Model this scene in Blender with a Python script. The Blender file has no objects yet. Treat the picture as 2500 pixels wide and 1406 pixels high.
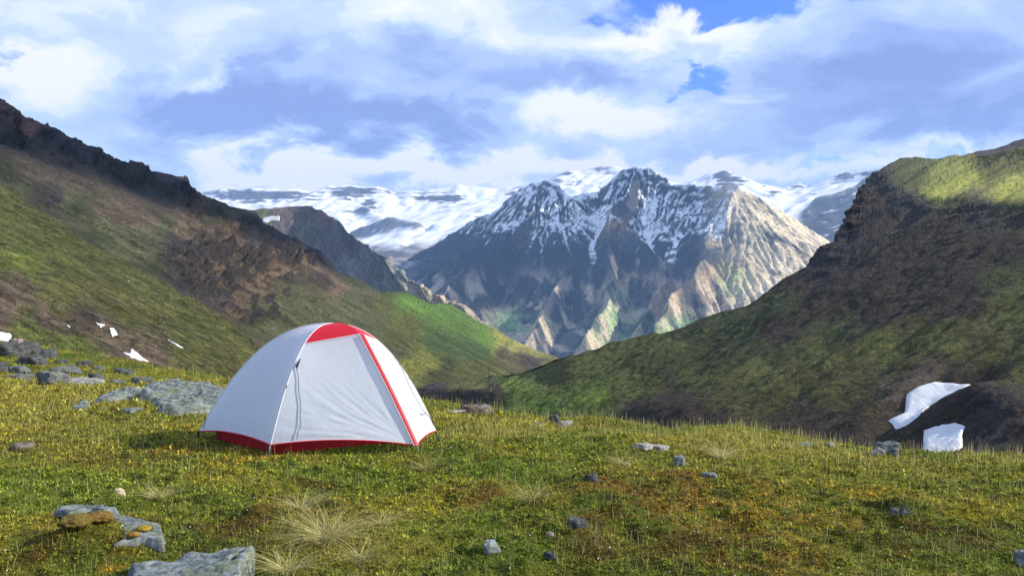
import bpy, bmesh, math, random
import numpy as np
from mathutils import Vector, Matrix

R_ = math.radians
rng = np.random.default_rng(7)
random.seed(7)
scene = bpy.context.scene

# ------------------------------------------------------------------ camera
K = 1962.0          # focal length of the photograph in its pixels
EYE = 1.8           # eye height above the grass at the camera, metres
HOR = 650.0         # eye level in the photograph's rows
cam_d = bpy.data.cameras.new('camera')
cam = bpy.data.objects.new('camera', cam_d)
scene.collection.objects.link(cam)
cam.location = (0, 0, EYE)
cam.rotation_euler = (R_(90), 0, 0)
cam_d.sensor_width = 36.0
cam_d.lens = 36.0 * K / 2500.0
cam_d.shift_y = -(703.0 - HOR) / 2500.0
cam_d.clip_start = 0.05
cam_d.clip_end = 90000.0
scene.camera = cam

# ------------------------------------------------------------------ light
SUN_EL, SUN_AZ = R_(30), R_(89)           # azimuth clockwise from the view direction (+Y)
SUN = Vector((math.cos(SUN_EL) * math.sin(SUN_AZ), math.cos(SUN_EL) * math.cos(SUN_AZ), math.sin(SUN_EL)))
sd = bpy.data.lights.new('sun', 'SUN')
sd.energy = 5.0
sd.angle = R_(0.55)
sd.color = (1.0, 0.90, 0.74)
so = bpy.data.objects.new('sun', sd)
so.rotation_euler = SUN.to_track_quat('Z', 'Y').to_euler()
so.location = (60, 0, 60)
scene.collection.objects.link(so)

scene.view_settings.view_transform = 'Standard'
scene.view_settings.look = 'None'
scene.view_settings.exposure = 0.72
scene.view_settings.gamma = 1.0
scene.view_settings.use_curve_mapping = False
try:
    scene.cycles.use_denoising = True
    scene.cycles.denoiser = 'OPENIMAGEDENOISE'
    scene.cycles.volume_bounces = 0
    scene.cycles.max_bounces = 6
    scene.cycles.transparent_max_bounces = 12
except Exception:
    pass


class NT:
    """Small helper for writing node trees."""
    def __init__(s, tree):
        s.t = tree; s.n = tree.nodes; s.l = tree.links
    def node(s, kind, **kw):
        nd = s.n.new(kind)
        for k, v in kw.items():
            setattr(nd, k, v)
        return nd
    def put(s, sock, v):
        if isinstance(v, bpy.types.NodeSocket):
            s.l.new(v, sock)
        elif v is not None:
            if sock.type == 'RGBA' and len(v) == 3:
                v = (*v, 1.0)
            sock.default_value = v
    def m(s, op, a, b=None, c=None, clamp=False):
        nd = s.node('ShaderNodeMath', operation=op, use_clamp=clamp)
        s.put(nd.inputs[0], a)
        if b is not None: s.put(nd.inputs[1], b)
        if c is not None: s.put(nd.inputs[2], c)
        return nd.outputs[0]
    def mix(s, f, a, b, mode='MIX'):
        nd = s.node('ShaderNodeMix', data_type='RGBA', blend_type=mode)
        s.put(nd.inputs[0], f); s.put(nd.inputs[6], a); s.put(nd.inputs[7], b)
        return nd.outputs[2]
    def noise(s, vec, scale, detail=4, rough=0.55, dist=0.0):
        nd = s.node('ShaderNodeTexNoise')
        s.put(nd.inputs['Vector'], vec)
        nd.inputs['Scale'].default_value = scale
        nd.inputs['Detail'].default_value = detail
        nd.inputs['Roughness'].default_value = rough
        nd.inputs['Distortion'].default_value = dist
        return nd.outputs['Fac']
    def sstep(s, v, a, b):
        nd = s.node('ShaderNodeMapRange', interpolation_type='SMOOTHSTEP')
        s.put(nd.inputs[0], v)
        nd.inputs[1].default_value = a; nd.inputs[2].default_value = b
        return nd.outputs[0]


# ------------------------------------------------------------------ sky
world = bpy.data.worlds.new('World')
scene.world = world
world.use_nodes = True
w = NT(world.node_tree)
w.n.clear()
sky = w.node('ShaderNodeTexSky', sky_type='NISHITA')
sky.sun_disc = False
sky.sun_elevation = SUN_EL
sky.sun_rotation = SUN_AZ
sky.altitude = 1800
sky.ozone_density = 4.0
sky.air_density = 1.0
sky.dust_density = 0.6
tc = w.node('ShaderNodeTexCoord')
sep = w.node('ShaderNodeSeparateXYZ')
w.l.new(tc.outputs['Generated'], sep.inputs[0])
dx, dy, dz = sep.outputs
az = w.m('MULTIPLY', w.m('ARCTAN2', dx, dy), 57.2958)          # degrees, right positive
el = w.m('MULTIPLY', w.m('ARCSINE', dz), 57.2958)
# coordinates on a cloud deck overhead
inv = w.m('DIVIDE', 1.0, w.m('ADD', w.m('MAXIMUM', dz, 0.0), 0.38))
cx = w.m('MULTIPLY', dx, inv)
cy = w.m('MULTIPLY', dy, inv)
cmb = w.node('ShaderNodeCombineXYZ')
w.put(cmb.inputs[0], cx); w.put(cmb.inputs[1], cy); cmb.inputs[2].default_value = 3.7
deck = cmb.outputs[0]
n_big = w.noise(deck, 1.3, 3, 0.5, 0.25)
n_mid = w.noise(deck, 4.2, 7, 0.56, 0.55)
n_fin = w.noise(deck, 13.0, 5, 0.6, 0.5)
n_w1 = w.noise(deck, 4.2, 6, 0.6, 0.4)
cm2 = w.node('ShaderNodeCombineXYZ')
w.put(cm2.inputs[0], cy); w.put(cm2.inputs[1], cx); cm2.inputs[2].default_value = 9.1
n_w2 = w.noise(cm2.outputs[0], 4.8, 6, 0.6, 0.4)
azw = w.m('ADD', az, w.m('MULTIPLY', w.m('SUBTRACT', n_w1, 0.5), 17.0))
elw = w.m('ADD', el, w.m('MULTIPLY', w.m('SUBTRACT', n_w2, 0.5), 8.0))


def blob(px, py, wx, wy):
    a0 = math.degrees(math.atan((px - 1250) / K)); e0 = math.degrees(math.atan((HOR - py) / K * math.cos(math.radians(a0))))
    wa = wx / K * 57.3; we = wy / K * 57.3
    u = w.m('DIVIDE', w.m('SUBTRACT', azw, a0), wa)
    v = w.m('DIVIDE', w.m('SUBTRACT', elw, e0), we)
    r2 = w.m('ADD', w.m('MULTIPLY', u, u), w.m('MULTIPLY', v, v))
    return w.m('EXPONENT', w.m('MULTIPLY', r2, -1.0))


def wsum(lst):
    acc = None
    for (px, py, wx, wy, k) in lst:
        b = w.m('MULTIPLY', blob(px, py, wx, wy), k)
        acc = b if acc is None else w.m('ADD', acc, b)
    return acc

white_b = wsum([(170, 215, 230, 75, .62), (490, 180, 60, 25, .4), (1330, 265, 190, 60, .5), (1560, 290, 190, 55, .5),
                (1560, 85, 240, 50, .45), (1830, 120, 120, 60, .35), (1620, 420, 620, 38, .6), (900, 425, 420, 55, .6), (560, 420, 260, 45, .4), (420, 60, 620, 110, .2),
                (2400, 340, 170, 25, .25), (1850, 230, 60, 25, .25), (1080, 40, 300, 60, .22), (2060, 330, 120, 22, .2)])
grey_b = wsum([(560, 265, 250, 80, .72), (980, 290, 210, 46, .66), (2200, 165, 300, 90, .5), (2250, 290, 220, 45, .3), (980, 130, 230, 45, .3),
               (1780, 360, 200, 30, .12), (80, 120, 120, 50, .2), (1350, 190, 200, 28, .25)])
blue_b = wsum([(1790, -6, 230, 54, 1.35), (1755, 197, 85, 24, .75), (2390, 368, 90, 14, .5), (2060, 400, 190, 30, .55), (20, 165, 70, 20, .5), (1960, 355, 60, 12, .4),
               (640, 230, 110, 40, .22), (1430, 12, 80, 18, .45)])
nn = w.m('ADD', w.m('MULTIPLY', w.m('SUBTRACT', n_mid, 0.5), 1.25), w.m('MULTIPLY', w.m('SUBTRACT', n_fin, 0.5), 0.4))
nn = w.m('ADD', nn, w.m('MULTIPLY', w.m('SUBTRACT', n_big, 0.5), 0.6))
tone = w.m('ADD', w.m('ADD', 0.48, w.m('MULTIPLY', nn, 0.95)), w.m('MULTIPLY', w.m('SUBTRACT', white_b, grey_b), 1.2))
ramp = w.node('ShaderNodeValToRGB')
cr = ramp.color_ramp
cr.interpolation = 'EASE'
cr.elements[0].position = 0.0; cr.elements[0].color = (0.27, 0.37, 0.74, 1)
cr.elements[1].position = 1.0; cr.elements[1].color = (0.985, 0.985, 1.0, 1)
for p, c in ((0.22, (0.34, 0.45, 0.84, 1)), (0.45, (0.47, 0.60, 0.93, 1)), (0.66, (0.60, 0.735, 0.975, 1)), (0.82, (0.80, 0.88, 0.995, 1))):
    e = cr.elements.new(p); e.color = c
w.l.new(w.m('MAXIMUM', w.m('MINIMUM', tone, 1.0), 0.0), ramp.inputs[0])
cloud_rgb = w.mix(1.0, ramp.outputs[0], (6.9, 6.9, 6.9), 'MULTIPLY')
clear = w.mix(1.0, sky.outputs[0], (0.72, 0.92, 2.1), 'MULTIPLY')
gap = w.m('ADD', blue_b, w.m('MULTIPLY', w.m('SUBTRACT', 0.40, n_mid), 0.5))
gap = w.sstep(gap, 0.18, 0.62)
skycol = w.mix(gap, cloud_rgb, clear)
bg = w.node('ShaderNodeBackground')
w.put(bg.inputs[0], skycol)
bg.inputs[1].default_value = 0.1
out = w.node('ShaderNodeOutputWorld')
w.l.new(bg.outputs[0], out.inputs[0])


# ------------------------------------------------------------------ noise in numpy
def _hash(ix, iy, iz):
    h = (ix.astype(np.uint32) * np.uint32(374761393) + iy.astype(np.uint32) * np.uint32(668265263) + iz.astype(np.uint32) * np.uint32(2147483647 - 58))
    h = (h ^ (h >> np.uint32(13))) * np.uint32(1274126177)
    return h ^ (h >> np.uint32(16))


def pn(x, y, z=0.0):
    x, y, z = np.broadcast_arrays(np.asarray(x, float), np.asarray(y, float), np.asarray(z, float))
    ix, iy, iz = np.floor(x).astype(np.int64), np.floor(y).astype(np.int64), np.floor(z).astype(np.int64)
    fx, fy, fz = x - ix, y - iy, z - iz
    u, v, q = (t * t * t * (t * (t * 6 - 15) + 10) for t in (fx, fy, fz))
    res = 0
    for a in (0, 1):
        for b in (0, 1):
            for c in (0, 1):
                h = _hash(ix + a, iy + b, iz + c)
                gx = ((h & 1023).astype(float) / 511.5 - 1)
                gy = (((h >> np.uint32(10)) & 1023).astype(float) / 511.5 - 1)
                gz = (((h >> np.uint32(20)) & 1023).astype(float) / 511.5 - 1)
                d = gx * (fx - a) + gy * (fy - b) + gz * (fz - c)
                res = res + d * (u if a else 1 - u) * (v if b else 1 - v) * (q if c else 1 - q)
    return res * 1.25


def fbm(x, y, z=0.0, o=5, g=0.5, lac=2.03):
    s, a, t = 0, 1.0, 0
    f = 1.0
    for i in range(o):
        s = s + a * pn(x * f + 17.3 * i, y * f - 9.1 * i, z * f + 5.7 * i); t += a
        a *= g; f *= lac
    return s / t * 1.6


def ridged(x, y, z=0.0, o=5, g=0.5):
    s, a, t, f = 0, 1.0, 0, 1.0
    for i in range(o):
        n = 1 - np.abs(pn(x * f + 31.3 * i, y * f + 7.7 * i, z * f - 3.3 * i)) * 2.0
        s = s + a * n * np.abs(n); t += a; a *= g; f *= 2.05
    return s / t


def sst(x, a, b):
    t = np.clip((x - a) / (b - a), 0, 1)
    return t * t * (3 - 2 * t)


def lerp(a, b, t):
    return a + (b - a) * t


# ------------------------------------------------------------------ mesh helpers
COL = scene.collection


def mesh_np(name, V, F, mat, col=None, smooth=True, parent=None):
    V = np.ascontiguousarray(V, dtype=np.float32).reshape(-1, 3)
    F = np.ascontiguousarray(F, dtype=np.int32)
    k = F.shape[1]
    me = bpy.data.meshes.new(name)
    me.vertices.add(len(V)); me.vertices.foreach_set('co', V.ravel())
    me.loops.add(F.size); me.loops.foreach_set('vertex_index', F.ravel())
    me.polygons.add(len(F))
    me.polygons.foreach_set('loop_start', np.arange(0, F.size, k, dtype=np.int32))
    me.polygons.foreach_set('loop_total', np.full(len(F), k, dtype=np.int32))
    me.polygons.foreach_set('use_smooth', np.full(len(F), smooth, dtype=bool))
    me.update(calc_edges=True)
    if col is not None:
        c4 = np.ones((len(V), 4), dtype=np.float32); c4[:, :3] = col.reshape(-1, 3)
        at = me.color_attributes.new('Col', 'FLOAT_COLOR', 'POINT')
        at.data.foreach_set('color', c4.ravel())
    if mat is not None:
        me.materials.append(mat)
    o = bpy.data.objects.new(name, me)
    COL.objects.link(o)
    if parent is not None:
        o.parent = parent
    return o


def grid_faces(nr, nc):
    i = np.arange(nr - 1)[:, None] * nc + np.arange(nc - 1)[None, :]
    return np.stack([i, i + 1, i + nc + 1, i + nc], -1).reshape(-1, 4)


def tag(o, label=None, cat=None, group=None, kind=None):
    if label: o['label'] = label
    if cat: o['category'] = cat
    if group: o['group'] = group
    if kind: o['kind'] = kind
    return o


def tube(name, pts, r, mat, parent=None, sides=6, taper=None):
    pts = [np.array(p, float) for p in pts]
    V, F = [], []
    n = len(pts)
    for i, p in enumerate(pts):
        t = pts[min(i + 1, n - 1)] - pts[max(i - 1, 0)]
        t /= np.linalg.norm(t) + 1e-9
        a = np.cross(t, (0, 0, 1.0) if abs(t[2]) < 0.9 else (1.0, 0, 0)); a /= np.linalg.norm(a)
        b = np.cross(t, a)
        rr = r if taper is None else r * lerp(1, taper, i / (n - 1))
        for k in range(sides):
            q = 2 * math.pi * k / sides
            V.append(p + rr * (math.cos(q) * a + math.sin(q) * b))
    for i in range(n - 1):
        for k in range(sides):
            F.append((i * sides + k, i * sides + (k + 1) % sides, (i + 1) * sides + (k + 1) % sides, (i + 1) * sides + k))
    return mesh_np(name, np.array(V), np.array(F), mat, parent=parent)


def ray(px, py, y):
    """World point seen at photograph pixel (px, py) when it stands y metres ahead."""
    px, py, y = np.broadcast_arrays(np.asarray(px, float), np.asarray(py, float), np.asarray(y, float))
    return np.stack([(px - 1250) / K * y, y, EYE + (HOR - py) / K * y], -1)


# ------------------------------------------------------------------ materials
def new_mat(name):
    m = bpy.data.materials.new(name)
    m.use_nodes = True
    t = NT(m.node_tree)
    return m, t, m.node_tree.nodes['Principled BSDF']


def terrain_mat(name, scale, bump, rough=0.95, spec=0.15, grain=0.5, fine=9.0, relief=0.35):
    """Albedo from the mesh attribute with noise grain and fine relief in world space; scale in 1/m."""
    m, t, b = new_mat(name)
    at = t.node('ShaderNodeAttribute', attribute_name='Col')
    geo = t.node('ShaderNodeNewGeometry')
    pos = geo.outputs['Position']
    n1 = t.noise(pos, scale, 8, 0.68, 0.3)
    n2 = t.noise(pos, scale * 5.3, 6, 0.65)
    f = t.m('ADD', t.m('MULTIPLY', t.m('SUBTRACT', n1, 0.5), 2.2 * grain), t.m('MULTIPLY', t.m('SUBTRACT', n2, 0.5), 1.9 * grain))
    n3 = t.noise(pos, scale * fine, 4, 0.72, 0.5)
    f = t.m('ADD', f, t.m('MULTIPLY', t.m('SUBTRACT', t.sstep(n3, 0.36, 0.62), 0.55), 1.1 * grain))
    f = t.m('MAXIMUM', t.m('ADD', 1.0, f), 0.2)
    cb = t.node('ShaderNodeCombineXYZ')
    for i in range(3): t.put(cb.inputs[i], f)
    c = t.mix(1.0, at.outputs['Color'], cb.outputs[0], 'MULTIPLY')
    t.put(b.inputs['Base Color'], c)
    b.inputs['Roughness'].default_value = rough
    b.inputs['Specular IOR Level'].default_value = spec
    bp = t.node('ShaderNodeBump')
    bp.inputs['Strength'].default_value = 1.0
    bp.inputs['Distance'].default_value = bump
    t.put(bp.inputs['Height'], t.m('ADD', t.m('ADD', n1, t.m('MULTIPLY', n2, 0.35)), t.m('MULTIPLY', n3, relief)))
    t.l.new(bp.outputs[0], b.inputs['Normal'])
    return m


def leaf_mat(name, trans=0.35):
    m, t, b = new_mat(name)
    at = t.node('ShaderNodeAttribute', attribute_name='Col')
    t.put(b.inputs['Base Color'], at.outputs['Color'])
    b.inputs['Roughness'].default_value = 0.75
    b.inputs['Specular IOR Level'].default_value = 0.2
    tr = t.node('ShaderNodeBsdfTranslucent')
    t.put(tr.inputs['Color'], at.outputs['Color'])
    mx = t.node('ShaderNodeMixShader')
    mx.inputs[0].default_value = trans
    t.l.new(b.outputs[0], mx.inputs[1]); t.l.new(tr.outputs[0], mx.inputs[2])
    t.l.new(mx.outputs[0], t.n['Material Output'].inputs[0])
    return m


def snow_mat(name, scale=1.0, bump=0.1):
    m, t, b = new_mat(name)
    geo = t.node('ShaderNodeNewGeometry')
    n1 = t.noise(geo.outputs['Position'], scale, 6, 0.6, 0.4)
    mp = t.node('ShaderNodeMapping'); mp.inputs['Scale'].default_value = (2.6, 0.5, 0.25)
    t.l.new(geo.outputs['Position'], mp.inputs['Vector'])
    n2 = t.noise(mp.outputs[0], scale, 5, 0.6)
    t.put(b.inputs['Base Color'], t.mix(t.sstep(n2, 0.3, 0.7), (0.52, 0.54, 0.57), (0.66, 0.68, 0.71)))
    b.inputs['Roughness'].default_value = 0.7
    bp = t.node('ShaderNodeBump'); bp.inputs['Distance'].default_value = bump
    t.put(bp.inputs['Height'], t.m('ADD', n1, n2))
    t.l.new(bp.outputs[0], b.inputs['Normal'])
    return m


def plain_mat(name, col, rough=0.6, spec=0.3, metal=0.0):
    m, t, b = new_mat(name)
    tcn = t.node('ShaderNodeTexCoord')
    n = t.noise(tcn.outputs['Object'], 40, 3)
    t.put(b.inputs['Base Color'], t.mix(n, tuple(c * 0.85 for c in col), tuple(min(1, c * 1.12) for c in col)))
    b.inputs['Roughness'].default_value = rough
    b.inputs['Specular IOR Level'].default_value = spec
    b.inputs['Metallic'].default_value = metal
    return m


# ================================================================== FAR MOUNTAINS
def seg_field(X, Y, lines, prof):
    """Height of a massif as the highest of the flanks falling from its ridge lines."""
    H = np.full(X.shape, -1e9)
    for ln in lines:
        P = [ray(*p) for p in ln]
        for a, b in zip(P[:-1], P[1:]):
            ex, ey = b[0] - a[0], b[1] - a[1]
            L2 = ex * ex + ey * ey + 1e-6
            t = np.clip(((X - a[0]) * ex + (Y - a[1]) * ey) / L2, 0, 1)
            d = np.hypot(X - a[0] - t * ex, Y - a[1] - t * ey)
            H = np.maximum(H, a[2] + (b[2] - a[2]) * t - prof(d))
    return H


def erode(H, cell, n, batches, steps=70, cap=5.0, er=0.35, dep=0.25, seed=1):
    """Rain droplets carving gullies; returns the carved field and the number of visits per cell."""
    g = np.random.default_rng(seed)
    H = H / cell
    ny, nx = H.shape
    flow = np.zeros(H.size)
    Hf = H.ravel().copy()
    for b in range(batches):
        x = g.uniform(1, nx - 2.01, n); y = g.uniform(1, ny - 2.01, n)
        ux = np.zeros(n); uy = np.zeros(n); sed = np.zeros(n); vel = np.ones(n); wat = np.ones(n); live = np.ones(n, bool)
        for s in range(steps):
            ix = x.astype(int); iy = y.astype(int); fx = x - ix; fy = y - iy
            i0 = iy * nx + ix
            a, bb, c, d = Hf[i0], Hf[i0 + 1], Hf[i0 + nx], Hf[i0 + nx + 1]
            gx = (bb - a) * (1 - fy) + (d - c) * fy; gy = (c - a) * (1 - fx) + (d - bb) * fx
            h0 = a * (1 - fx) * (1 - fy) + bb * fx * (1 - fy) + c * (1 - fx) * fy + d * fx * fy
            ux = ux * 0.25 - gx * 0.75; uy = uy * 0.25 - gy * 0.75
            L = np.hypot(ux, uy) + 1e-9; ux /= L; uy /= L
            xn = x + ux; yn = y + uy
            live &= (xn > 1) & (xn < nx - 2.01) & (yn > 1) & (yn < ny - 2.01)
            xn = np.clip(xn, 1, nx - 2.01); yn = np.clip(yn, 1, ny - 2.01)
            jx = xn.astype(int); jy = yn.astype(int); qx = xn - jx; qy = yn - jy
            j0 = jy * nx + jx
            h1 = Hf[j0] * (1 - qx) * (1 - qy) + Hf[j0 + 1] * qx * (1 - qy) + Hf[j0 + nx] * (1 - qx) * qy + Hf[j0 + nx + 1] * qx * qy
            dh = h1 - h0
            C = np.maximum(-dh, 0.01) * vel * wat * cap
            up = dh > 0
            dp = np.where(up, np.minimum(dh, sed), np.where(sed > C, (sed - C) * dep, 0))
            e = np.where(~up & (sed <= C), np.minimum((C - sed) * er, -dh * 0.5), 0)
            ch = (dp - e) * live
            sed = np.maximum(sed - ch, 0)
            for off, wt in ((0, (1 - fx) * (1 - fy)), (1, fx * (1 - fy)), (nx, (1 - fx) * fy), (nx + 1, fx * fy)):
                Hf += np.bincount(i0 + off, ch * wt, Hf.size) * 0.35
            flow += np.bincount(i0, live * 1.0, Hf.size)
            vel = np.sqrt(np.maximum(vel * vel - dh * 1.5, 0.05)); vel = np.minimum(vel, 4); wat *= 0.985
            x, y = xn, yn
    return Hf.reshape(ny, nx) * cell, flow.reshape(ny, nx)


def blur(A, k=1):
    for _ in range(k):
        P = np.pad(A, 1, mode='edge')
        A = (P[1:-1, 1:-1] * 4 + (P[:-2, 1:-1] + P[2:, 1:-1] + P[1:-1, :-2] + P[1:-1, 2:]) * 2 + P[:-2, :-2] + P[:-2, 2:] + P[2:, :-2] + P[2:, 2:]) / 16
    return A


def mixc(A, c, m):
    return A + (np.array(c) - A) * m[..., None]


mt_far = terrain_mat('mountain_rock', 0.012, 16.0, grain=0.55, fine=4.2, relief=0.5)
mt_ice = terrain_mat('icefield_snow', 0.006, 10.0, grain=0.12, spec=0.3)

# ---- the great massif across the valley
cell = 10.0
gx = np.arange(-1700, 3300, cell); gy = np.arange(4250, 8600, cell)
X, Y = np.meshgrid(gx, gy)
wx = X + fbm(X / 420, Y / 420, 1.0, 4) * 60; wy = Y + fbm(X / 420, Y / 420, 8.0, 4) * 60
prof = lambda d: 0.34 * d + 0.74 * 620 * (1 - np.exp(-d / 620.0))
lines = [
    [(900, 690, 8300), (940, 660, 8150), (1000, 632, 7950), (1080, 585, 7700), (1160, 542, 7400), (1215, 512, 7150), (1275, 468, 6900), (1310, 447, 6750), (1352, 448, 6700), (1400, 484, 6800), (1460, 470, 6950), (1500, 436, 7050), (1520, 420, 7050), (1550, 411, 7000), (1590, 418, 6950), (1612, 432, 6850), (1645, 452, 6700), (1700, 458, 6500), (1750, 462, 6350), (1788, 458, 6250), (1815, 470, 6350), (1860, 494, 6600), (1910, 522, 6900), (1965, 556, 7200), (2020, 590, 7500), (2080, 625, 7800)],
    # spurs coming towards the viewer
    [(1320, 447, 6750), (1300, 520, 6450), (1245, 600, 6100), (1180, 665, 5700), (1120, 715, 5300), (1085, 760, 4900)],
    [(1352, 448, 6700), (1385, 540, 6350), (1400, 620, 6000), (1370, 700, 5600), (1330, 775, 5150), (1290, 850, 4700)],
    [(1550, 411, 7000), (1520, 500, 6550), (1490, 545, 6250), (1480, 600, 6000), (1500, 690, 5600), (1480, 760, 5200), (1430, 860, 4650)],
    [(1500, 545, 6250), (1560, 600, 5950), (1610, 640, 5750)],
    [(1788, 458, 6250), (1778, 520, 6050), (1772, 575, 5900), (1728, 606, 5750), (1720, 650, 5480), (1690, 700, 5220), (1640, 760, 5000), (1600, 830, 4700)],
    [(1728, 606, 5750), (1775, 680, 5480), (1830, 735, 5250), (1880, 790, 5000)],
    [(1640, 690, 5450), (1600, 740, 5250), (1560, 800, 5000)],
    [(1640, 452, 6700), (1650, 520, 6450), (1640, 560, 6200)],
    [(1860, 494, 6600), (1880, 590, 6150), (1930, 680, 5700)],
    [(1940, 540, 7050), (1985, 640, 6400)],
]
prof_m = lambda d: 0.60 * d + 0.55 * 450 * (1 - np.exp(-d / 450.0))
Hmain = seg_field(wx, wy, lines[:1], prof_m)
H = np.maximum(Hmain, seg_field(wx, wy, lines[1:], lambda d: 0.62 * d + 0.5 * 300 * (1 - np.exp(-d / 300.0))))
sm = blur(H[::4, ::4], 22)
sm = np.stack([np.interp(np.arange(H.shape[0]), np.arange(sm.shape[0]) * 4, sm[:, k]) for k in range(sm.shape[1])], 1)
sm = np.stack([np.interp(np.arange(H.shape[1]), np.arange(sm.shape[1]) * 4, sm[k]) for k in range(sm.shape[0])], 0)
H = H + 0.8 * (H - sm) * sst(H - Hmain, -5, 60)        # spurs stand out, the hollows between them are cut deep
floor = -600 + np.clip((Y - 4300) / 4000, 0, 1) * 480
H = np.maximum(H, floor) + 30 * np.exp(-np.abs(H - floor) / 60.0)
H = H + ridged(X / 380, Y / 380, 2.0, 4) * 34 + fbm(X / 90, Y / 90, 4.0, 4) * 9
Hd, flow = erode(H, cell, 26000, 5, steps=60, er=0.3, dep=0.12, seed=3)
H = Hd * 0.5 + blur(Hd, 1) * 0.5
H = H + (ridged(X / 120, Y / 120, H / 200, 4) - 0.3) * 20 * sst(H, 100, 500) + fbm(X / 45, Y / 45, 5.0, 3) * 7
fl = blur(np.log1p(flow), 1); fl = fl / np.percentile(fl, 99)
gyy, gxx = np.gradient(H, cell)
slope = np.hypot(gxx, gyy)
PX = 1250 + K * X / Y; PY = HOR - (H - EYE) / Y * K
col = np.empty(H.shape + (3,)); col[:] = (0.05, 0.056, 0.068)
nA = fbm(X / 300, Y / 300, 3.0, 5); nB = fbm(X / 60, Y / 60, H / 60, 5); nS = fbm(X / 500, Y / 500, H / 45.0, 4)
col = mixc(col, (0.15, 0.13, 0.11), sst(nA + 0.4 * nB, 0.1, 0.6))
col = mixc(col, (0.06, 0.058, 0.06), sst(nS, 0.15, 0.5) * 0.7)
col = mixc(col, (0.62, 0.50, 0.36), sst(-H, -60, 200) * sst(fbm(X / 170, Y / 260, 71.0, 4), -0.04, 0.28) * 0.8)  # pale scree patches, lightened further to read as sunlit
col = mixc(col, (0.66, 0.56, 0.38), sst(PX, 1690, 1800) * sst(nA * 0.6 + nB * 0.35 + 0.4, 0.0, 0.5))  # sunlit right face: its brightness is put into the rock colour
col = mixc(col, (0.34, 0.32, 0.30), sst(fl, 0.6, 0.9) * 0.25 * sst(-H, -250, 100))
org = np.exp(-(((PX - 1500) / 40) ** 2 + ((PY - 545) / 28) ** 2)) + np.exp(-(((PX - 1770) / 60) ** 2 + ((PY - 660) / 55) ** 2)) + np.exp(-(((PX - 1620) / 40) ** 2 + ((PY - 720) / 40) ** 2))
col = mixc(col, (0.48, 0.30, 0.13), np.clip(org, 0, 1) * sst(nB, -0.35, 0.35) * 0.85)
gz = np.exp(-(((PX - 1265) / 55) ** 2 + ((PY - 790) / 32) ** 2)) + np.exp(-(((PX - 1500) / 50) ** 2 + ((PY - 790) / 60) ** 2)) + 0.8 * np.exp(-(((PX - 1790) / 40) ** 2 + ((PY - 690) / 40) ** 2)) + 0.7 * np.exp(-(((PX - 1640) / 90) ** 2 + ((PY - 800) / 30) ** 2))
col = mixc(col, (0.24, 0.40, 0.15), np.clip(gz, 0, 1) * sst(nB + nA, -0.5, 0.2) * 0.85)
snowline = 235 + nA * 140 + nB * 190 - sst(fl, 0.35, 0.85) * 170
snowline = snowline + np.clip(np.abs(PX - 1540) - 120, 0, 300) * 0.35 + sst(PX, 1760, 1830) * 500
snow = sst(H - snowline, -15, 55) * (1 - sst(slope + nB * 0.5, 1.1, 1.6))
snow = snow * sst(nS + 0.9 * fl, -0.3, 0.05)
col = mixc(col, (0.92, 0.93, 0.95), snow)
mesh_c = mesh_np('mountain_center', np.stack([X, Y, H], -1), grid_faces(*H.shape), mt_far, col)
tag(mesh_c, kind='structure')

# ---- the icefield range behind it, its tops in the cloud
cell = 34.0
gx = np.arange(-6200, 8200, cell); gy = np.arange(6200, 14600, cell)
X, Y = np.meshgrid(gx, gy)
wx = X + fbm(X / 900, Y / 900, 11.0, 4) * 110; wy = Y + fbm(X / 900, Y / 900, 18.0, 4) * 110
lines = [
    [(330, 520, 13500), (420, 490, 13500), (500, 470, 13500), (560, 463, 13500), (640, 462, 13400), (730, 460, 13400), (760, 470, 13400), (800, 455, 13300), (850, 452, 13300), (920, 458, 13300), (960, 472, 13300), (1050, 465, 13300), (1120, 455, 13300), (1200, 462, 13300), (1260, 455, 13300), (1320, 440, 13000), (1360, 432, 12800), (1392, 418, 12600), (1450, 410, 12600), (1500, 405, 12600), (1560, 420, 12600), (1640, 446, 12600), (1690, 446, 12400), (1735, 424, 12200), (1765, 417, 12200), (1790, 430, 12200), (1840, 462, 12200), (1890, 468, 12500), (1950, 447, 12500), (1990, 466, 12500), (2035, 445, 11800), (2062, 422, 11600), (2085, 434, 11600), (2110, 420, 11200), (2160, 405, 11000), (2260, 400, 11000), (2400, 420, 11000)],
    [(850, 452, 13300), (860, 500, 12300), (900, 512, 11600), (935, 538, 10900), (960, 545, 10400), (985, 560, 10000)],
    [(1220, 470, 12600), (1230, 500, 11800), (1150, 560, 10500)],
    [(640, 500, 12000), (760, 520, 11000), (800, 540, 10200)],
]
prof2 = lambda d: 0.26 * d + 0.28 * 450 * (1 - np.exp(-d / 450.0))
H = seg_field(wx, wy, lines, prof2)
base = np.interp(Y, [6200, 7300, 8500, 9500, 12000, 14600], [-430, -310, -10, 40, 220, 500])
H = np.maximum(H, base)
lines2 = [[(800, 600, 9800), (860, 560, 9900), (905, 545, 9900), (950, 528, 9900), (985, 535, 9800), (1015, 540, 9700), (1050, 568, 9500), (1085, 590, 9300)],
          [(1165, 560, 10600), (1180, 530, 11000), (1200, 505, 11300)],
          [(1930, 580, 9600), (1960, 515, 9700), (1990, 482, 9800), (2040, 468, 9900), (2090, 450, 10000), (2130, 425, 10100), (2200, 400, 10200), (2300, 390, 10300)],
          [(1675, 458, 12000), (1720, 434, 12000), (1765, 414, 12000), (1800, 434, 12000), (1850, 466, 12000)], [(2030, 452, 11400), (2062, 418, 11400), (2095, 440, 11400)],
          [(1235, 505, 11400), (1222, 478, 11500), (1250, 490, 11600)]]
prof3 = lambda d: 0.35 * d + 0.6 * 700 * (1 - np.exp(-d / 700.0))
H2 = seg_field(wx, wy, lines2, prof3)
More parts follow.
